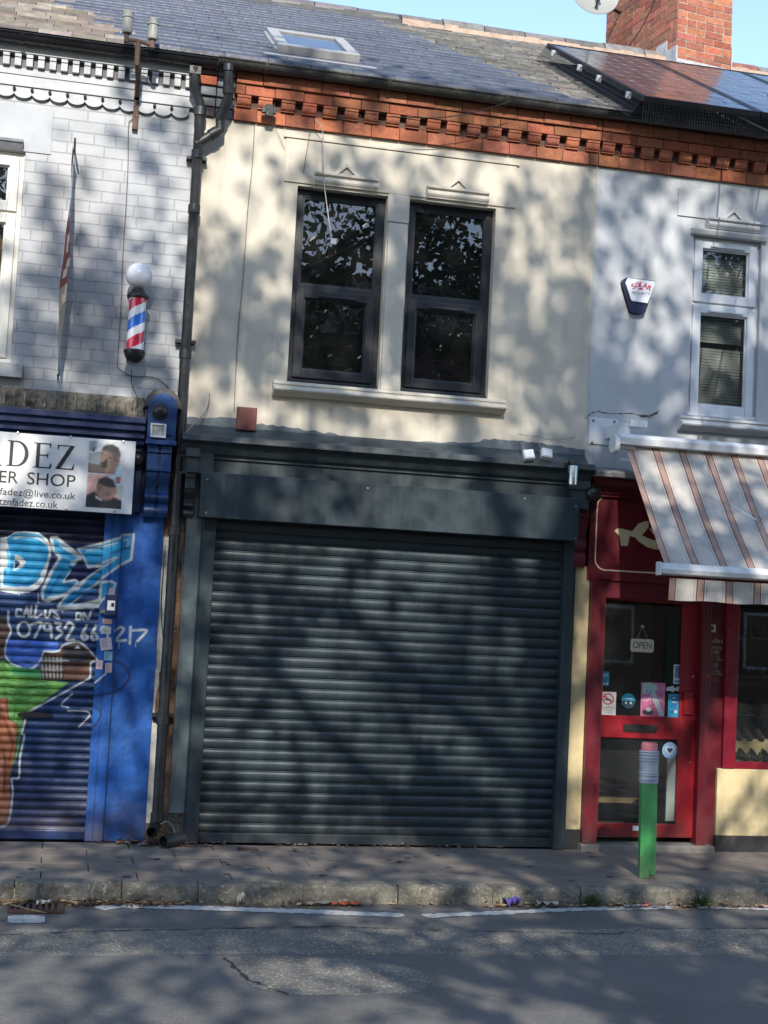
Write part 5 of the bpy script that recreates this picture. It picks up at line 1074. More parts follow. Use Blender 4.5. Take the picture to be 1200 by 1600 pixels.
cable('cable', [(262, 746, -.18), (248, 750, -.2), (238, 768, -.2), (230, 778, -.19)], .004, 'black cable looped over the blue console', CABLEB)
cable('cable', [(412, 172, -.05), (430, 200, -.03), (445, 232, -.02)], .002, 'thin wire trailing from the black anchor on the brick cornice', CABLE)
p_ = F(421, 174, -.1); m = MB(); m.box(p_.x-.06, p_.x+.05, -.115, -.085, p_.z-.02, p_.z+.03); m.box(p_.x-.03, p_.x+.03, -.12, -.08, p_.z-.045, p_.z+.05); tag(m.build('wall_anchor', IRON, bevel=.006), 'dark iron anchor plate fixed on the red brick cornice', 'anchor')
wire = mat('black_wire', (.02, .02, .02), .6, .2, 5, 0)
def wirein(a, b, r, label):
    m = MB(); A_, B_ = F(*a), F(*b); n = 14; m.tube([A_.lerp(B_, k/n)+Vector((0, 0, -.06*math.sin(PI*k/n))) for k in range(n+1)], r, 5); return tag(m.build('overhead_wire', wire), label, 'wire', 'overhead wires')
wirein((994, 90, 4.0), (1330, 262, -3), .007, 'upper black overhead wire crossing the solar panels from the ridge')
wirein((1137, 110, 3.5), (1340, 202, -3), .006, 'black overhead wire crossing the blue end of the solar panels')
wirein((1005, 149, .6), (1330, 126, 1.6), .005, 'faint level wire across the lower half of the solar panels')
wirein((612, 182, -.25), (800, 158, -.26), .004, 'thin wire strung along below the gutter of the cream building')
wirein((1027, -8, P0.y-.1), (978, 78, P0.y+.6), .006, 'dark wire running down the left face of the chimney')
# ================================================================== SOLAR PANELS
PNL = mat('solar_glass', (.03, .034, .05), .16, .1, 3, 0, spec=.4)
FRM = BLACK
pb0 = R(1000, 152, .17); pt0 = R(848, 75, .17)
sx = pb0.x; ybm, ytp = pb0.y, R(960, 90, .17).y
pn0 = T('solar_panel', 'leftmost black framed solar panel of the array on the right roof', 'solar panel', (sx, ybm, zr(ybm)), 'solar panels on the right roof')
PW = 1.0; ytp = ybm+1.4
while proj((sx, ytp, zr(ytp)+.17))[0] > 851 and ytp < RIDGE-.3: ytp += .02
m = MB(); roof_box(m, sx, sx+.03, ybm, ytp, .13, .175); roof_box(m, sx+PW-.03, sx+PW, ybm, ytp, .13, .175); roof_box(m, sx+.03, sx+PW-.03, ybm, ybm+.03, .13, .1745); roof_box(m, sx+.03, sx+PW-.03, ytp-.03, ytp, .13, .1745); m.build('frame', FRM, pn0)
m = MB(); roof_box(m, sx+.03, sx+PW-.03, ybm+.03, ytp-.03, .145, .170); cell = m.build('glass', PNL, pn0)
m = MB()
for i in range(1, 6): roof_box(m, sx+.03+i*(PW-.06)/6-.0015, sx+.03+i*(PW-.06)/6+.0015, ybm+.03, ytp-.03, .1702, .1708)
for j in range(1, 10): yq = ybm+.03+j*(ytp-ybm-.06)/10; roof_box(m, sx+.03, sx+PW-.03, yq-.0015, yq+.0015, .1710, .1716)
for i in range(1, 6):
    for j in range(1, 10):
        cxx, cyy = sx+.03+i*(PW-.06)/6, ybm+.03+j*(ytp-ybm-.06)/10; roof_box(m, cxx-.018, cxx+.018, cyy-.012, cyy+.012, .1720, .1726)
m.build('cell_grid', mat('cell_lines', (.28, .29, .31), .4, .05, 4, 0), pn0)
labs = ['second solar panel from the left on the right roof', 'third solar panel from the left on the right roof', 'fourth solar panel from the left at the frame edge', 'fifth solar panel from the left on the right roof']
for i in range(3):
    c = copy_tree(pn0); c.location.x += (PW+.012)*(i+1); c['label'] = labs[i]
# bird mesh skirt and clamps
sk = T('bird_mesh', 'black wire mesh skirt closing the gap under the solar panels', 'mesh', (sx, ybm, zr(ybm)))
m = MB(); n_ = Vector((0, -RM, 1)).normalized()
def rp(x, y, h): return Vector((x, y, zr(y)))+n_*h
x = sx
while x < sx+4.1:
    m.tube([rp(x, ybm-.06, .0), rp(x, ybm-.03, .1), rp(x, ybm, .165)], .0018, 4, cap=False); x += .022
for h in (.02, .045, .07, .095, .12, .145): m.tube([rp(sx, ybm-.055+h*.3, h), rp(sx+4.1, ybm-.055+h*.3, h)], .0018, 4, cap=False)
y = ybm
while y < ytp:
    m.tube([rp(sx-.09, y, .005), rp(sx, y, .165)], .0018, 4, cap=False); y += .022
for h in (.0, .2, .4, .6, .8): m.tube([rp(sx-.09*(1-h), ybm, .005+.16*h), rp(sx-.09*(1-h), ytp, .005+.16*h)], .0018, 4, cap=False)
m.build('wire', BLACK, sk)
for t in (.12, .42, .62, .9): yq = ytp+(ybm-ytp)*t; m = MB(); roof_box(m, sx-.035, sx-.002, yq, yq+.035, .10, .15); m.build('clamp', ALU, sk)
# satellite dish
p_ = F(928, -4, 4.3); dc = Vector((p_.x, 4.0, F(928, -4, 4.0).z)); p_ = F(928, -6, 4.0)
t = T('satellite_dish', 'pale grey satellite dish fixed to the left side of the brick chimney', 'satellite dish', tuple(p_)); ax = Vector((-.05, -1, .25)).normalized(); rD = .275
m = MB(); m.lathe([(0, 0)]+[(rD*k/8, .055*(k/8)**2) for k in range(1, 9)]+[(rD+.004, .05), (rD*.5, -.0), (0, -.015)], p_, ax, 36); m.build('reflector', mat('dish_grey', (.26, .27, .26), .5, .1, 5, .02, 30), t, smooth=True)
m = MB(); m.tube([p_+ax*.01+Vector((0, 0, -.2)), p_+ax*.3+Vector((0, 0, -.12)), p_+ax*.36+Vector((.01, 0, .03))], .011, 8); m.tube([p_-ax*.02, p_+Vector((.18, .15, 0)), p_+Vector((.45, .35, .02))], .02, 8); m.build('arm', BLACK, t)
m = MB(); m.lathe([(0, -.05), (.03, -.05), (.032, .04), (.024, .06), (0, .06)], p_+ax*.36+Vector((.01, 0, .06)), (0, .7, .3), 14); m.build('receiver', ALU, t, smooth=True)
# ================================================================== AWNING
ay = -.32; A_ = F(979, 693, ay); zt_a = A_.z; ax0 = A_.x; ax1 = 8.6
by_, bz_ = None, None
lo, hi = -3.0, ay
for _ in range(50):
    md = (lo+hi)/2
    if X(1041, 879, md) > ax0: hi = md
    else: lo = md
fy = lo; fz = Z(1041, 879, fy)
aw = T('awning', 'folding arm awning of grey fabric with brown and pink stripes over the shoe repair shop', 'awning', (ax0, 0, zt_a))
cols = [(.50, .50, .50), (.36, .22, .17)]
def stripe(u):
    p = (u-.0) % .222
    if p < .045: return (.34, .225, .18)
    if p < .052 or .213 < p: return (.10, .035, .035)
    if .066 < p < .071 or .192 < p < .197: return (.34, .24, .22)
    if .083 < p < .089: return (.42, .36, .34)
    return (.46, .435, .395)
cuts = [0]; u = 0
while u < ax1-ax0-.03:
    for e in (.045, .052, .066, .071, .083, .089, .14, .192, .197, .213, .222): cuts.append(u+e)
    u += .222
m = MB(); off = .10; nr = 14
def fab(u, s):   # s 0 top..1 bottom
    y = ay+.02+(fy+.03-ay-.02)*s; z = zt_a-.005+(fz+.0-zt_a)*s-.026*math.sin(PI*s)+.007*math.sin(u*3+s*4)*math.sin(PI*s)+.003*math.sin(u*11+s*2)*math.sin(PI*s)
    return (ax0+u, y, z)
cuts = sorted(cuts)
for i in range(len(cuts)-1):
    if cuts[i+1]-cuts[i] < 1e-5: continue
    c = stripe((cuts[i]+cuts[i+1])/2+off*0)
    for j in range(nr): m.add([fab(cuts[i], j/nr), fab(cuts[i+1], j/nr), fab(cuts[i+1], (j+1)/nr), fab(cuts[i], (j+1)/nr)], [(0, 1, 2, 3)], c)
FAB = mat('awning_canvas', (.4, .4, .4), .9, .28, 5, .12, 120, attr=True, stain=(.30, .29, .28), stain_amt=.5)
m.build('canopy', FAB, aw, smooth=True, usecol=True)
m = MB(); vz0, vz1 = Z(1080, 905, fy), Z(1080, 939, fy)
for i in range(len(cuts)-1):
    c = tuple(v*1.05 for v in stripe((cuts[i]+cuts[i+1])/2)); a, b = cuts[i]+.03, cuts[i+1]+.03
    w0, w1 = .012*math.sin(a*9)+.006*math.sin(a*31), .012*math.sin(b*9)+.006*math.sin(b*31)
    for s0_, s1_ in ((0, .5), (.5, 1)): m.add([(ax0+a, fy+w0*s0_, vz0+(vz1-vz0)*s0_), (ax0+b, fy+w1*s0_, vz0+(vz1-vz0)*s0_), (ax0+b, fy+w1*s1_, vz0+(vz1-vz0)*s1_-.004*math.sin(b*14)*s1_), (ax0+a, fy+w0*s1_, vz0+(vz1-vz0)*s1_-.004*math.sin(a*14)*s1_)], [(0, 1, 2, 3)], c)
m.build('valance', FAB, aw, smooth=True, usecol=True)
m = MB(); bx0_ = X(1029, 890, fy); zt2, zb2_ = Z(1030, 879, fy), Z(1030, 898, fy); m.prx([(fy+.03, zt2+.003), (fy-.02, zt2), (fy-.045, (zt2+zb2_)/2), (fy-.035, zb2_+.01), (fy+.01, zb2_), (fy+.03, zb2_)], bx0_, ax1); m.box(bx0_-.008, bx0_, fy-.05, fy+.035, zb2_-.004, zt2+.006)
m.build('front_bar', ALU, aw, bevel=.004)
m = MB(); c0x = X(968, 685, ay-.05); zc1, zc2 = Z(972, 677, ay-.05), Z(975, 694, ay-.05)
m.prx([(ay+.06, zc1+.01), (ay-.04, zc1), (ay-.07, zc1-.03), (ay-.06, zc2), (ay+.02, zc2-.005), (ay+.06, zc2+.02)], c0x, ax1); m.build('cassette', ALU, aw, bevel=.004)
m = MB(); ec = F(959, 693, ay-.02); m.lathe([(0, 0), (.07, 0), (.075, .006), (.075, .035), (.07, .04), (0, .04)], (c0x-.042, ay-.01, ec.z), (1, 0, 0), 20); m.build('end_cap', UPVC, aw, smooth=True)
pl0, pl1 = F(921, 652), F(963, 697); m = MB(); m.box(pl0.x, pl1.x, -.012, -.0008, pl1.z, pl0.z); m.build('wall_plate', UPVC, aw, bevel=.003)
m = MB(); bzz = (pl0.z+pl1.z)/2-.01; m.box(pl1.x-.1, pl1.x+.0, ay+.04, -.0125, bzz-.05, bzz+.05); m.box(pl1.x-.02, pl1.x+.12, ay-.01, ay+.09, bzz+.02, bzz+.075); m.build('wall_bracket', UPVC, aw, bevel=.006)
m = MB(); s_ = Vector((ax0+.12, ay+.02, zt_a-.05)); e_ = Vector((ax0+.3, fy+.05, fz-.03)); mdp = Vector((ax0+.9, (ay+fy)/2, (zt_a+fz)/2-.1)); m.tube([Vector((ax0-.06, ay, zt_a-.02)), s_, mdp], .022, 8); m.tube([mdp, e_], .02, 8); m.build('folding_arm', ALU, aw)
for px, py in ((927, 657), (960, 659), (925, 692)): q_ = F(px, py, -.013); m = MB(); m.lathe([(.011, 0), (.011, .006), (0, .007)], (q_.x, -.012, q_.z), (0, -1, 0), 8); m.build('bolt', mat('grey_bolt', (.2, .2, .2), .4, .1, 5, 0, metal=.8), aw)
# ================================================================== DOOR STICKERS AND SIGNS
def dq(x, y, Y=.012): p_ = F(860+x/3.077, 880+y/3.077, Y); return p_.x, p_.z
GY = dy+.017
def card(name, a, b, shapes, bgc, label, cat, texts=(), nx=40, nz=56, Y=GY):
    x0, z1 = dq(*a, Y); x1, z0 = dq(*b, Y)
    t = T(name, label, cat, ((x0+x1)/2, Y, z0)); m = MB(); m.box(x0, x1, Y, Y+.0015, z0, z1); m.build('sheet', WHITE, t)
    picture(t, 'print', None, x0, x1, z0, z1, Y-.0006, shapes, bgc, nx, nz, 0)
    if texts:
        m = MB()
        for s, u0, u1, v0, v1, c in texts: text_mb(s, x0+(x1-x0)*u0, x0+(x1-x0)*u1, z1-(z1-z0)*v1, z1-(z1-z0)*v0, Y-.0014, c=c, mb=m)
        m.build('lettering', ATTR, t, usecol=True)
    return t
ring = lambda cx, cy, r0, r1: None
nsm = [(E_(.5, .3, .36, .24), (.5, .04, .04)), (E_(.5, .3, .29, .19), (.6, .6, .6)), ([(.2, .2), (.27, .15), (.8, .4), (.73, .45)], (.5, .04, .04)), ([(.25, .31), (.7, .31), (.7, .35), (.25, .35)], (.04, .04, .04))]
card('sticker', (240, 617), (313, 735), nsm, (.6, .6, .58), 'white no smoking sticker in the bottom left corner of the door glass', 'sticker', [('NO SMOKING', .08, .92, .62, .68, (.3, .05, .05)), ('It is against the law', .1, .9, .76, .79, (.2, .2, .2)), ('to smoke here', .2, .8, .84, .87, (.2, .2, .2))])
card('poster', (438, 572), (547, 742), [([(.05, .02), (.4, .0), (.65, .08), (.68, .2), (.55, .3), (.05, .35)], (.35, .46, .46)), ([(.35, .25), (.6, .28), (.98, .92), (.8, .97)], (.38, .46, .5)), (E_(.3, .86, .24, .09), (.04, .04, .05)), (E_(.34, .78, .12, .06), (.5, .45, .48))], (.46, .13, .25), 'pink key cutting poster with a large silver key in the door glass', 'poster', [('KEYS', .2, .78, .2, .32, (.05, .28, .45)), ('CUT HERE', .07, .95, .42, .54, (.6, .6, .6))])
card('sticker', (568, 628), (620, 748), [([(.25, .08), (.75, .08), (.75, .6), (.25, .6)], (.02, .14, .3)), ([(.35, .12), (.6, .12), (.6, .2), (.35, .2)], (.4, .5, .55)), (E_(.4, .72, .16, .07), (.04, .08, .25)), (E_(.65, .72, .14, .06), (.35, .5, .6)), ([(.3, .3), (.7, .3), (.7, .36), (.3, .36)], (.35, .45, .5))], (.02, .25, .42), 'narrow blue sticker low on the right of the door glass beside the pink poster', 'sticker')
card('sticker', (594, 487), (627, 581), [([(.2, .06), (.8, .06), (.8, .7), (.2, .7)], (.02, .07, .2)), ([(.15, .78), (.85, .78), (.85, .95), (.15, .95)], (.1, .25, .4))], (.58, .6, .62), 'small white and navy push sticker high on the right of the door glass', 'sticker', [('P', .38, .62, .10, .20, (.6, .6, .6)), ('U', .38, .62, .25, .35, (.6, .6, .6)), ('S', .38, .62, .40, .50, (.6, .6, .6)), ('H', .38, .62, .55, .65, (.6, .6, .6))])
card('sticker', (249, 520), (281, 590), [([(.1, .15), (.9, .15), (.9, .35), (.1, .35)], (.35, .55, .65)), (E_(.3, .85, .12, .07), (.5, .6, .65)), (E_(.75, .85, .12, .07), (.5, .6, .65))], (.02, .24, .42), 'small blue sticker at the left edge of the door glass above the no smoking sign', 'sticker')
def round_sticker(cx, cy, r, label, parts_):
    x, z = dq(cx, cy, GY); rad_ = r/3.077/184*1.0; t = T('sticker', label, 'sticker', (x, GY, z))
    m = MB(); m.pry(disc(x, z, rad_, 0, 24), GY, GY+.0015, parts_[0]); m.build('disc', ATTR, t, usecol=True)
    m = MB()
    for P, c in parts_[1]: m.add([(x+a*rad_, GY-.001-.0004*i_, z+b*rad_) for i_, (a, b) in [(len(m.f), q) for q in P]], [tuple(range(len(P)))], c)
    m.build('print', ATTR, t, usecol=True)
half = [(math.cos(PI*k/12), -math.sin(PI*k/12)) for k in range(13)]
round_sticker(375, 661, 33, 'round pale blue sticker with a dark lower half in the door glass', ((.03, .33, .52), [([(a*.97, b*.97) for a, b in half], (.03, .06, .08)), ([(-.5, -.15), (-.2, -.15), (-.2, -.45), (-.5, -.45)], (.5, .6, .62)), ([(.2, -.15), (.5, -.15), (.5, -.45), (.2, -.45)], (.5, .6, .62)), ([(-.55, .2), (.55, .2), (.55, .38), (-.55, .38)], (.45, .6, .66))]))
hs = [(0, -.5), (.5, .05), (.48, .35), (.25, .45), (0, .25), (-.25, .45), (-.48, .35), (-.5, .05)]
round_sticker(574, 900, 37, 'round light blue sticker with a dark heart in the lower door glass', ((.20, .33, .48), [([(a*1.2, b*1.2) for a, b in hs], (.42, .52, .6)), ([(a*.75, b*.75) for a, b in hs], (.02, .04, .1))]))
x, z = dq(575, 605, GY); t = T('sticker', 'small white dog-shaped sticker above the narrow blue sticker', 'sticker', (x, GY, z)); m = MB()
m.pry([(dq(a, b, GY)) for a, b in ((556, 598), (590, 590), (600, 602), (622, 588), (615, 615), (595, 612), (590, 622), (575, 612), (560, 616))], GY, GY+.0015); m.build('sheet', mat('pale_blue_white', (.45, .5, .55), .5, .1, 5, 0), t)
m = MB(); a, b = dq(396, 1262, dy), dq(440, 1286, dy); m.box(a[0], b[0], dy-.002, dy-.0003, b[1], a[1]); tag(m.build('label_plate', WHITE), 'small white rectangular label on the bottom rail of the red door', 'label')
# OPEN sign
oy = dy+.008; a, b = dq(387, 362, oy), dq(496, 430, oy); t = T('open_sign', 'cream hanging OPEN sign inside the red door glass', 'sign', ((a[0]+b[0])/2, oy, b[1]))
m = MB(); m.pry(rr(a[0], b[0], b[1], a[1], .02), oy, oy+.004); m.build('board', mat('cream_board', (.55, .52, .40), .5, .05, 5, 0), t)
m = MB(); text_mb('OPEN', a[0]+.02, b[0]-.02, b[1]+.028, a[1]-.022, oy-.0008, mb=m); m.build('lettering', BLKM, t)
m = MB(); c = dq(444, 305, oy); m.tube([Vector((a[0]+.05, oy, a[1]-.004)), Vector((c[0], oy, c[1])), Vector((b[0]-.05, oy, a[1]-.004))], .0018, 6); m.lathe([(.014, 0), (.014, .006), (0, .008)], (c[0], oy+.006, c[1]), (0, -1, 0), 12); m.build('cord', mat('cord_grey', (.3, .3, .27), .6, .1, 5, 0), t)
# opening hours lettering
def hq(x, y, Y=.008): p_ = F(860+x/3.077, 880+y/3.077, Y); return p_.x, p_.z
m = MB(); hm_ = mat('cream_vinyl', (.42, .34, .28), .6, .05, 5, 0)
for s, x0, x1, y0, y1 in (('Opening', 764, 825, 393, 418), ('Times', 767, 812, 412, 430), ('Mon - Sat', 765, 812, 440, 450), ('9am - 5.30pm', 762, 831, 456, 470), ('Sunday', 769, 808, 478, 490), ('CLOSED', 767, 806, 489, 500), ('Bank Holidays', 761, 822, 513, 525), ('10am - 1.00pm', 761, 830, 528, 541)):
    a, b = hq(x0, y1), hq(x1, y0); text_mb(s, a[0], b[0], a[1], b[1], .008, mb=m)
a, b = hq(767, 432), hq(812, 430); m.add([(a[0], .008, a[1]), (b[0], .008, a[1]), (b[0], .008, b[1]), (a[0], .008, b[1])], [(0, 1, 2, 3)])
# small emblem above the hours
for k in range(6):
    a, b = hq(765+11*k, 384), hq(772+11*k, 384-[6, 12, 20, 21, 14, 16][k]); m.add([(a[0], .008, a[1]), (b[0], .008, a[1]), (b[0], .008, b[1]), (a[0], .008, b[1])], [(0, 1, 2, 3)])
tag(m.build('opening_hours', hm_), 'pale vinyl opening times lettering on the maroon panel beside the shop window', 'lettering')
a, b = hq(763, 293), hq(793, 332); m = MB(); m.box(a[0], b[0], .005, .0095, b[1], a[1]); t = T('sticker', 'tiny white square sticker above the opening times on the maroon panel', 'sticker', (a[0], .005, b[1])); m.build('sheet', WHITE, t)
m = MB(); cx_, cz_ = (a[0]+b[0])/2, (a[1]+b[1])/2; m.add([(cx_+.012*math.cos(2*PI*k/10), .0045, cz_+.015*math.sin(2*PI*k/10)) for k in range(10)], [tuple(range(10))]); m.build('print', BLKM, t)
# lock box and stickers on the barber shutter guide
a, b = F(164, 935, -.05), F(181, 962, -.05); t = T('lock_box', 'dark blue lock box with a white keyhole plate on the barber shutter guide', 'lock', (a.x, -.03, b.z))
m = MB(); m.box(a.x, b.x, -.075, -.036, b.z, a.z+.03); m.build('case', BLUE_D, t, bevel=.004); m = MB(); q0_, q1_ = F(168, 938, -.08), F(179, 954, -.08); m.box(q0_.x, q1_.x, -.079, -.0755, q1_.z, q0_.z); m.build('plate', WHITE, t)
m = MB(); q0_, q1_ = F(174, 942, -.08), F(178, 948, -.08); m.box(q0_.x, q1_.x, -.083, -.0795, q1_.z, q0_.z); m.build('keyhole', BLKM, t)
m = MB(); q0_ = F(161, 954, -.06); m.box(q0_.x-.018, q0_.x+.012, -.075, -.05, q0_.z-.02, q0_.z+.005); m.tube([Vector((q0_.x-.012, -.062, q0_.z)), Vector((q0_.x-.01, -.062, q0_.z+.03)), Vector((q0_.x+.006, -.062, q0_.z+.03)), Vector((q0_.x+.006, -.062, q0_.z))], .003, 6); m.build('padlock', STEEL, t)
for a, b, tl, c, lab in (((170, 919), (179, 934), 5, (.55, .45, .45), 'small pinkish flyer stuck above the lock box'), ((160, 967), (175, 975), 3, (.4, .25, .25), 'tiny torn red sticker just under the lock box'), ((158, 979), (173, 991), -2, (.5, .52, .52), 'pale sticker over the last painted six of the phone number'), ((157, 996), (174, 1016), -10, (.55, .48, .52), 'large tilted lilac flyer on the barber shutter guide'), ((163, 1018), (175, 1032), 0, (.2, .42, .5), 'light blue sticker with a dark letter on the shutter guide'), ((151, 1031), (160, 1046), 3, (.55, .4, .4), 'lower left pink flyer on the shutter guide'), ((165, 1036), (174, 1051), -4, (.55, .42, .38), 'lowest pink flyer on the shutter guide')):
    A_, B_ = F(a[0], a[1], -.035), F(b[0], b[1], -.035); w_, h_ = B_.x-A_.x, A_.z-B_.z; cx_, cz_ = (A_.x+B_.x)/2, (A_.z+B_.z)/2
    Mx = Matrix.Translation((cx_, -.0365, cz_)) @ Matrix.Rotation(math.radians(tl), 4, 'Y'); t = T('sticker', lab, 'sticker', (cx_, -.035, cz_)); m = MB()
    m.box(-w_/2, w_/2, 0, .001, -h_/2, h_/2, c, Mx); m.build('sheet', ATTR, t, usecol=True); m = MB()
    for k in range(4): m.box(-w_*.35, w_*random.uniform(.0, .35), -.0008, -.0002, h_*(.3-.18*k), h_*(.3-.18*k)+h_*.06, tuple(v*.35 for v in c), Mx)
    m.build('print', ATTR, t, usecol=True)
# ================================================================== BOLLARD
g_ = G(1010, 1371); bo = T('bollard', 'pencil shaped bollard with green hexagonal shaft, grey ferrule and pink eraser top', 'bollard', (g_.x, g_.y, 0))
tilt = Matrix.Translation((g_.x, g_.y, 0)) @ Matrix.Rotation(math.radians(-.8), 4, 'Y')
HT = (proj((g_.x, g_.y, 0))[1]-1160)/((proj((g_.x, g_.y, 0))[1]-proj((g_.x, g_.y, 1))[1])); R6 = .066
def tl_(m, name, mt, **k):
    m.v = [tuple(tilt @ Vector(p)) for p in m.v]; return m.build(name, mt, bo, **k)
zf = HT*.71
m = MB(); m.prz([(R6*math.cos(PI/3*k+.35), R6*math.sin(PI/3*k+.35)) for k in range(6)], .0, zf); tl_(m, 'shaft', mat('green_paint', (.05, .29, .08), .45, .25, 8, .15, 40, stain=(.035, .17, .05), stain_amt=.6, drip=.25, grime=((.12, .11, .08), .0, .25, .8)), bevel=.004)
m = MB(); r_ = .066; pr_ = [(r_, zf-.01)]
for k, z in enumerate((zf+.01, zf+.04, zf+.055, HT*.86, HT*.88, HT*.905, HT*.925)): pr_ += [(r_, z), (r_+.006, z+.006), (r_, z+.012)]
pr_ += [(r_, HT*.94), (.055, HT*.94)]
m.lathe(pr_, n=28); tl_(m, 'ferrule', mat('ferrule_grey', (.32, .36, .43), .45, .12, 8, .04, 40), smooth=True)
m = MB(); m.lathe([(.057, HT*.935), (.058, HT*.985), (.05, HT), (0, HT)], n=28); tl_(m, 'eraser', mat('pink_rubber', (.55, .16, .19), .6, .15, 8, .05, 40), smooth=True)
m = MB(); m.lathe([(0, 0), (.02, 0), (.02, .01), (0, .012)], (.012, -.064, .045), (0, -1, 0), 14); tl_(m, 'base_bolt', mat('green_dark', (.03, .17, .05), .5), smooth=True)
# ================================================================== LITTER, WEEDS, DRAIN
def scrap(px, py, z, sz, c, label, cat='litter', name='litter', rot=0, bend=.02, thick=.001, asp=.5, group=None):
    g = G(px, py, z); g.y = min(g.y, KY-.07) if z < -.05 else g.y; m = MB(); n = 5; ca_, sa_ = math.cos(rot), math.sin(rot); L_ = sz; W_ = sz*asp
    top = []; 
    for i in range(n+1):
        for j in range(3):
            u, v = (i/n-.5)*L_, (j/2-.5)*W_; h = abs(bend*math.sin(i*1.7+j))+.006+random.uniform(0, .25)*bend
            top.append((g.x+u*ca_-v*sa_, g.y+u*sa_+v*ca_, z+h))
    k = len(top); m.add(top+[(x, y, zz_-thick) for x, y, zz_ in top], [(i*3+j, (i+1)*3+j, (i+1)*3+j+1, i*3+j+1) for i in range(n) for j in range(2)]+[(k+i*3+j, k+i*3+j+1, k+(i+1)*3+j+1, k+(i+1)*3+j) for i in range(n) for j in range(2)], c)
    o = m.build(name, mat('litter_material', (.5, .5, .5), .7, .35, 25, .1, 40, attr=True), usecol=True); return tag(o, label, cat, group)
random.seed(77)
scrap(530, 1405, RDZ, .19, (.5, .11, .03), 'orange cardboard scrap in the gutter below the kerb', rot=.05, bend=.02, asp=.35)
scrap(480, 1404, RDZ, .22, (.40, .33, .24), 'long tan strip of torn card in the gutter left of the orange scrap', rot=.1, asp=.2)
scrap(366, 1401, RDZ, .1, (.5, .45, .36), 'small pale twig-like scrap standing against the kerb', rot=1.0, bend=.06, asp=.2)
scrap(778, 1403, RDZ, .12, (.05, .03, .2), 'crumpled purple foil wrapper against the kerb', rot=.5, bend=.05, asp=.6)
scrap(836, 1405, RDZ, .15, (.5, .42, .33), 'crumpled beige paper in the gutter near the purple wrapper', rot=-.1, bend=.03, asp=.4)
scrap(978, 1410, RDZ, .17, (.55, .5, .5), 'white and red packet in the gutter near the bollard', rot=.1, bend=.012, asp=.3)
scrap(990, 1408, RDZ, .06, (.5, .05, .08), 'small red scrap on the end of the packet near the bollard', rot=.4, bend=.02, asp=.5)
scrap(1180, 1411, RDZ, .16, (.5, .3, .3), 'pinkish flat carton in the gutter at the right edge', rot=-.3, bend=.012, asp=.3)
scrap(1117, 1426, RDZ+.01, .1, (.03, .03, .04), 'black flat scrap lying on the road at the right', rot=0, bend=.01, asp=.3)
scrap(68, 1416, RDZ, .09, (.6, .58, .52), 'white crumpled paper on the dead leaves by the drain', rot=.1, bend=.03, asp=.6)
scrap(208, 1308, 0, .10, (.6, .6, .6), 'white crumpled paper in the litter at the foot of the blue panel', rot=.3, bend=.05, asp=.7)
scrap(196, 1313, 0, .09, (.5, .08, .05), 'red crumpled wrapper at the foot of the blue panel', rot=.9, bend=.04, asp=.6)
scrap(224, 1322, 0, .08, (.55, .55, .57), 'flat white scrap on the pavement before the broken pipe', rot=.2, bend=.015, asp=.5)
scrap(388, 1358, 0, .06, (.55, .5, .42), 'tiny pale scrap in the middle of the pavement', rot=.2, bend=.008, asp=.3)
scrap(470, 1322, 0, .10, (.45, .4, .36), 'thin pale scrap at the foot of the grey shutter', rot=0, bend=.01, asp=.25)
m = MB(); random.seed(5)
def leafbits(m, cx, cy, z, n, sx_, sy_, cols_):
    for _ in range(n):
        x, y = random.gauss(cx, sx_), random.gauss(cy, sy_); a = random.uniform(0, 2*PI); s_ = random.uniform(.012, .035); h = random.uniform(.004, .03); c = jit(random.choice(cols_), .3)
        d = Vector((math.cos(a), math.sin(a), 0))*s_; e = Vector((-math.sin(a), math.cos(a), 0))*s_*.45; p = Vector((x, min(y, KY-.03) if z < -.05 else y, z+h))
        m.add([p-d, p-e+Vector((0, 0, .006)), p+d, p+e+Vector((0, 0, random.uniform(-.004, .01)))], [(0, 1, 2, 3)], c)
cB = [(.30, .18, .08), (.22, .12, .06), (.38, .27, .14), (.15, .09, .05)]
for px, n, s in ((60, 160, .22), (160, 160, .22), (250, 60, .2), (480, 50, .4), (840, 60, .3), (960, 60, .25), (1090, 50, .2), (1190, 30, .2)): g = G(px, 1405, RDZ); leafbits(m, g.x, KY-.07, RDZ, n, s, .04, cB)
for px, py, n, s in ((200, 1318, 70, .1), (262, 1322, 110, .11), (300, 1322, 20, .15), (480, 1322, 30, .4), (700, 1326, 30, .4)): g = G(px, py); leafbits(m, g.x, g.y+.0, 0, n, s, .03, [(.14, .07, .04), (.2, .1, .07), (.3, .24, .18), (.08, .06, .05)])
o = m.build('dead_leaves', mat('dead_leaf', (.3, .2, .1), .8, .3, 20, 0, attr=True), usecol=True); o['kind'] = 'stuff'; o['label'] = 'dead leaves and grit gathered along the kerb'
# twigs by the drain
def twig(pts, label):
    m = MB(); m.tube([G(*p) for p in pts], [.004, .0035, .002][:len(pts)], 6); tag(m.build('twig', mat('dry_twig', (.3, .22, .12), .9)), label, 'twig')
twig([(5, 1413, RDZ+.02), (38, 1406, RDZ+.05), (54, 1398, RDZ+.09)], 'pale twig leaning up from the drain towards the kerb')
twig([(12, 1412, RDZ+.02), (45, 1421, RDZ+.02), (72, 1426, RDZ+.03)], 'longer brown twig lying across the drain grate')
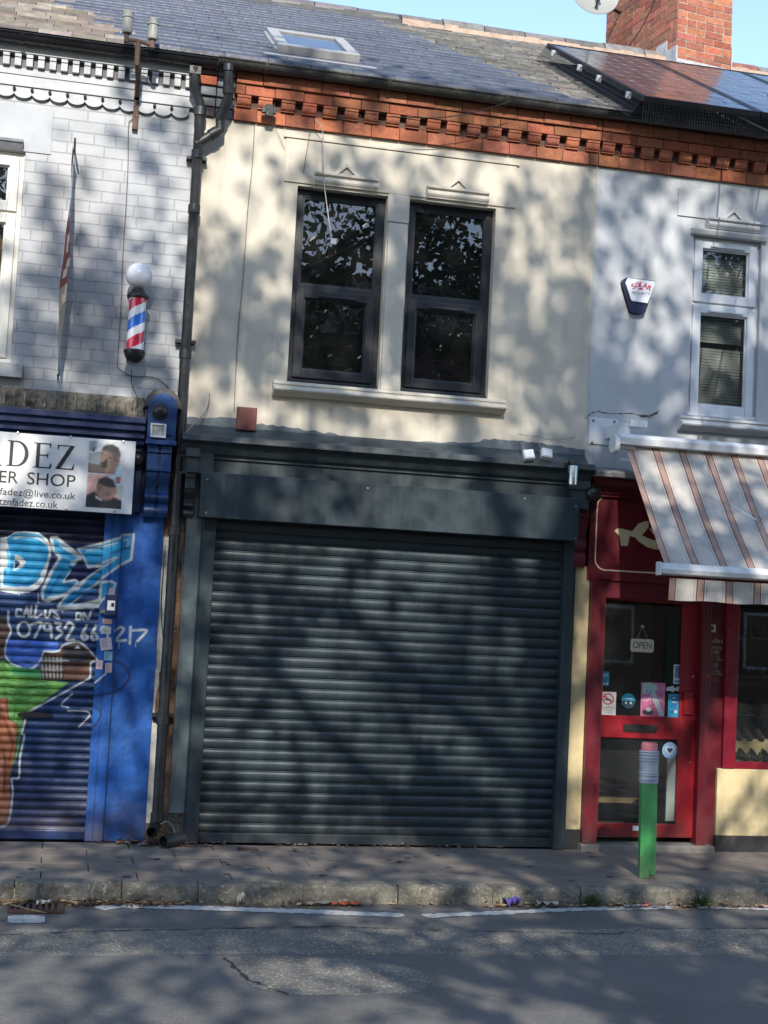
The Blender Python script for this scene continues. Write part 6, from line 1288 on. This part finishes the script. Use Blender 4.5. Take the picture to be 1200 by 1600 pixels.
# drain grate
a, b = G(14, 1430, RDZ), G(98, 1412, RDZ); dr = T('drain_grate', 'rusty iron road drain grate half covered with leaves against the kerb', 'drain', (a.x, a.y, RDZ))
m = MB(); x0, x1, y0, y1 = G(12, 1425, RDZ).x, G(100, 1425, RDZ).x, G(50, 1428, RDZ).y, KY-.03; RS = mat('rust_iron_dark', (.06, .035, .028), .8, .4, 20, .3, 60)
m.box(x0, x1, y0, y0+.02, RDZ+.005, RDZ+.022); m.box(x0, x1, y1-.02, y1, RDZ+.005, RDZ+.022); m.box(x0, x0+.02, y0+.02, y1-.02, RDZ+.005, RDZ+.021); m.box(x1-.02, x1, y0+.02, y1-.02, RDZ+.005, RDZ+.021); m.build('frame', RS, dr)
for k in range(8): m = MB(); xx = x0+.03+(x1-x0-.07)*k/7; m.box(xx, xx+.02, y0+.021, y1-.021, RDZ+.005, RDZ+.019); m.build('bar', RS, dr)
m = MB(); m.box(x0+.02, x1-.02, y0+.02, y1-.02, RDZ+.0045, RDZ+.006); m.build('sump', BLKM, dr)
# weeds
def weed(px, n, h, label, z=RDZ):
    g = G(px, 1404, RDZ); m = MB(); x0, y0 = g.x, KY-.02
    for _ in range(n):
        a = random.uniform(0, 2*PI); L_ = h*random.uniform(.4, 1); bx_, by2 = x0+random.gauss(0, .03), y0-abs(random.gauss(0, .012)); w_ = .004
        d = Vector((math.cos(a)*.5, -abs(math.sin(a))*.4, 1)).normalized(); sd_ = Vector((math.sin(a), math.cos(a), 0))*w_; p = Vector((bx_, by2, RDZ)); P_ = [p+d*L_*t+Vector((0, 0, -.5*h*t*t*random.uniform(.2, .8))) for t in (0, .4, .75, 1)]
        m.add([P_[0]-sd_, P_[0]+sd_, P_[1]+sd_*1.3, P_[1]-sd_*1.3, P_[2]+sd_, P_[2]-sd_, P_[3]], [(0, 1, 2, 3), (3, 2, 4, 5), (5, 4, 6)], jit((.07, .13, .03), .35, .15))
    tag(m.build('weed', mat('weed_green', (.08, .14, .04), .7, .2, 10, 0, attr=True), usecol=True), label, 'weed', 'weeds along the kerb')
weed(903, 70, .14, 'green weed growing at the kerb left of the bollard')
weed(1068, 80, .13, 'low green weed growing at the kerb right of the bollard')
weed(773, 12, .12, 'thin dark weed by the purple wrapper')
# small vent in pavement
m = MB(); a, b = G(374, 1330), G(402, 1325); m.box(a.x, b.x, a.y, b.y, -.005, .004); tag(m.build('pavement_plate', RS), 'small rusty metal plate set in the pavement before the grey shutter', 'plate')
# ================================================================== STREET TREES (behind the viewer; they dapple the light and show in the windows)
BARK = mat('bark', (.12, .09, .065), .9, .4, 9, .8, 30); LEAF = mat('leaf', (.06, .10, .02), .5, .25, 2, 0, attr=True)
n_ = LEAF.node_tree; b_ = n_.nodes['Principled BSDF']; b_.inputs['Transmission Weight'].default_value = 0
def tree(x, y, H, r, zc, rz, nclump, nleaf, seed, label, leafsz=.12):
    rg = np.random.default_rng(seed); random.seed(seed); t = T('street_tree', label, 'tree', (x, y, 0), 'street trees on the far pavement')
    m = MB(); m.tube([(x, y, RDZ), (x+.05, y, 1.5), (x-.1, y+.1, 4), (x, y, zc-rz*.4), (x+.2, y, zc+rz*.5)], [.36, .29, .25, .2, .08], 12)
    ends = []
    for i in range(16):
        a = i*2.4; z0 = 4.2+(zc+rz*.3-4.2)*i/16; L_ = r*random.uniform(.6, .95); e = Vector((x+math.cos(a)*L_, y+math.sin(a)*L_, z0+random.uniform(1.2, 3.2))); s_ = Vector((x, y, z0)); md = s_.lerp(e, .5)+Vector((0, 0, .5))
        m.tube([s_, md, e], [.11, .06, .02], 7)
        for q_ in range(3): e2 = md+Vector((random.uniform(-1, 1), random.uniform(-1, 1), random.uniform(.2, 1)))*r*.35; m.tube([md, e2], [.04, .01], 5); ends.append(e2)
        ends.append(e)
    m.build('trunk', BARK, t, smooth=True)
    u = rg.normal(size=(nclump, 3)); u /= np.linalg.norm(u, axis=1)[:, None]; rad_ = rg.uniform(.25, 1, nclump)**.45
    C = np.array([x, y, zc])+u*rad_[:, None]*np.array([r, r, rz]); S = rg.uniform(.25, .8, nclump)
    ci = rg.integers(0, nclump, nleaf); P = C[ci]+rg.normal(size=(nleaf, 3))*S[ci][:, None]*.55
    d = rg.normal(size=(nleaf, 3)); d /= np.linalg.norm(d, axis=1)[:, None]; e = np.cross(d, rg.normal(size=(nleaf, 3))); e /= np.linalg.norm(e, axis=1)[:, None]
    s = rg.uniform(.6, 1.3, nleaf)[:, None]*leafsz; V = np.stack([P-d*s*.6, P-e*s*.38, P+d*s*.6, P+e*s*.38], 1).reshape(-1, 3)-np.array(t['_o'])
    me = bpy.data.meshes.new('crown'); me.from_pydata(V.tolist(), [], np.arange(nleaf*4).reshape(-1, 4).tolist()); me.materials.append(LEAF)
    cc = np.array([.055, .10, .02])[None]*rg.uniform(.6, 1.5, (nleaf, 1))*(1+.25*rg.normal(size=(nclump, 1))[ci]); cc = np.clip(cc, .01, .3); CC = np.repeat(np.concatenate([cc, np.ones((nleaf, 1))], 1), 4, 0)
    ca_ = me.color_attributes.new('Col', 'FLOAT_COLOR', 'CORNER'); ca_.data.foreach_set('color', CC.ravel())
    o = bpy.data.objects.new('crown', me); col.objects.link(o); o.parent = t; return t
tree(1.8, -13.5, 17, 5.2, 9.6, 5.0, 420, 18500, 11, 'large leafy tree opposite the cream building, reflected in its upper windows', .15)
tree(9.6, -14.5, 15, 5.0, 9.8, 4.8, 400, 20500, 12, 'leafy street tree opposite the maroon shoe repair shop', .15)
tree(-6.3, -13.0, 13, 4.2, 8.0, 3.7, 260, 12500, 13, 'leafy street tree opposite the barber shop', .15)
OB = brick_mat('red_brick_opposite', (.22, .09, .06), (.16, .065, .045), (.2, .18, .15), bw=.235, rh=.08)
oh = T('terraced_house', 'red brick terraced house across the street behind the trees', 'house', (-14, -24, 0), 'terraced houses across the street')
m = MB(); m.box(-16.4, -11.6, -32, -24, 0, 8.8); m.build('wall', OB, oh)
m = MB(); m.prx([(-32.3, 8.8), (-23.7, 8.8), (-28, 11.4)], -16.4, -11.6); m.build('roof', mat('opposite_slate', (.07, .07, .08), .7), oh)
for a, b, c, d in ((-15.9, -14.2, .9, 2.4), (-15.9, -14.5, 3.7, 5.2), (-13.6, -12.2, 3.7, 5.2), (-15.9, -14.5, 6.4, 7.7), (-13.6, -12.2, 6.4, 7.7)):
    m = MB(); m.box(a, b, -24, -23.96, c, d); W = m.build('window', UPVC, oh); m = MB(); m.box(a+.08, b-.08, -23.96, -23.95, c+.08, d-.08); m.build('pane', mat('dark_pane', (.02, .02, .025), .1), W)
m = MB(); m.box(-13.3, -12.4, -24, -23.95, .1, 2.2); m.build('door', mat('dark_green_door', (.02, .06, .04), .4), oh)
for i in range(1, 9): c = copy_tree(oh); c.location.x += 4.8*i
# tidy helper properties
for o in bpy.data.objects:
    if '_o' in o: del o['_o']
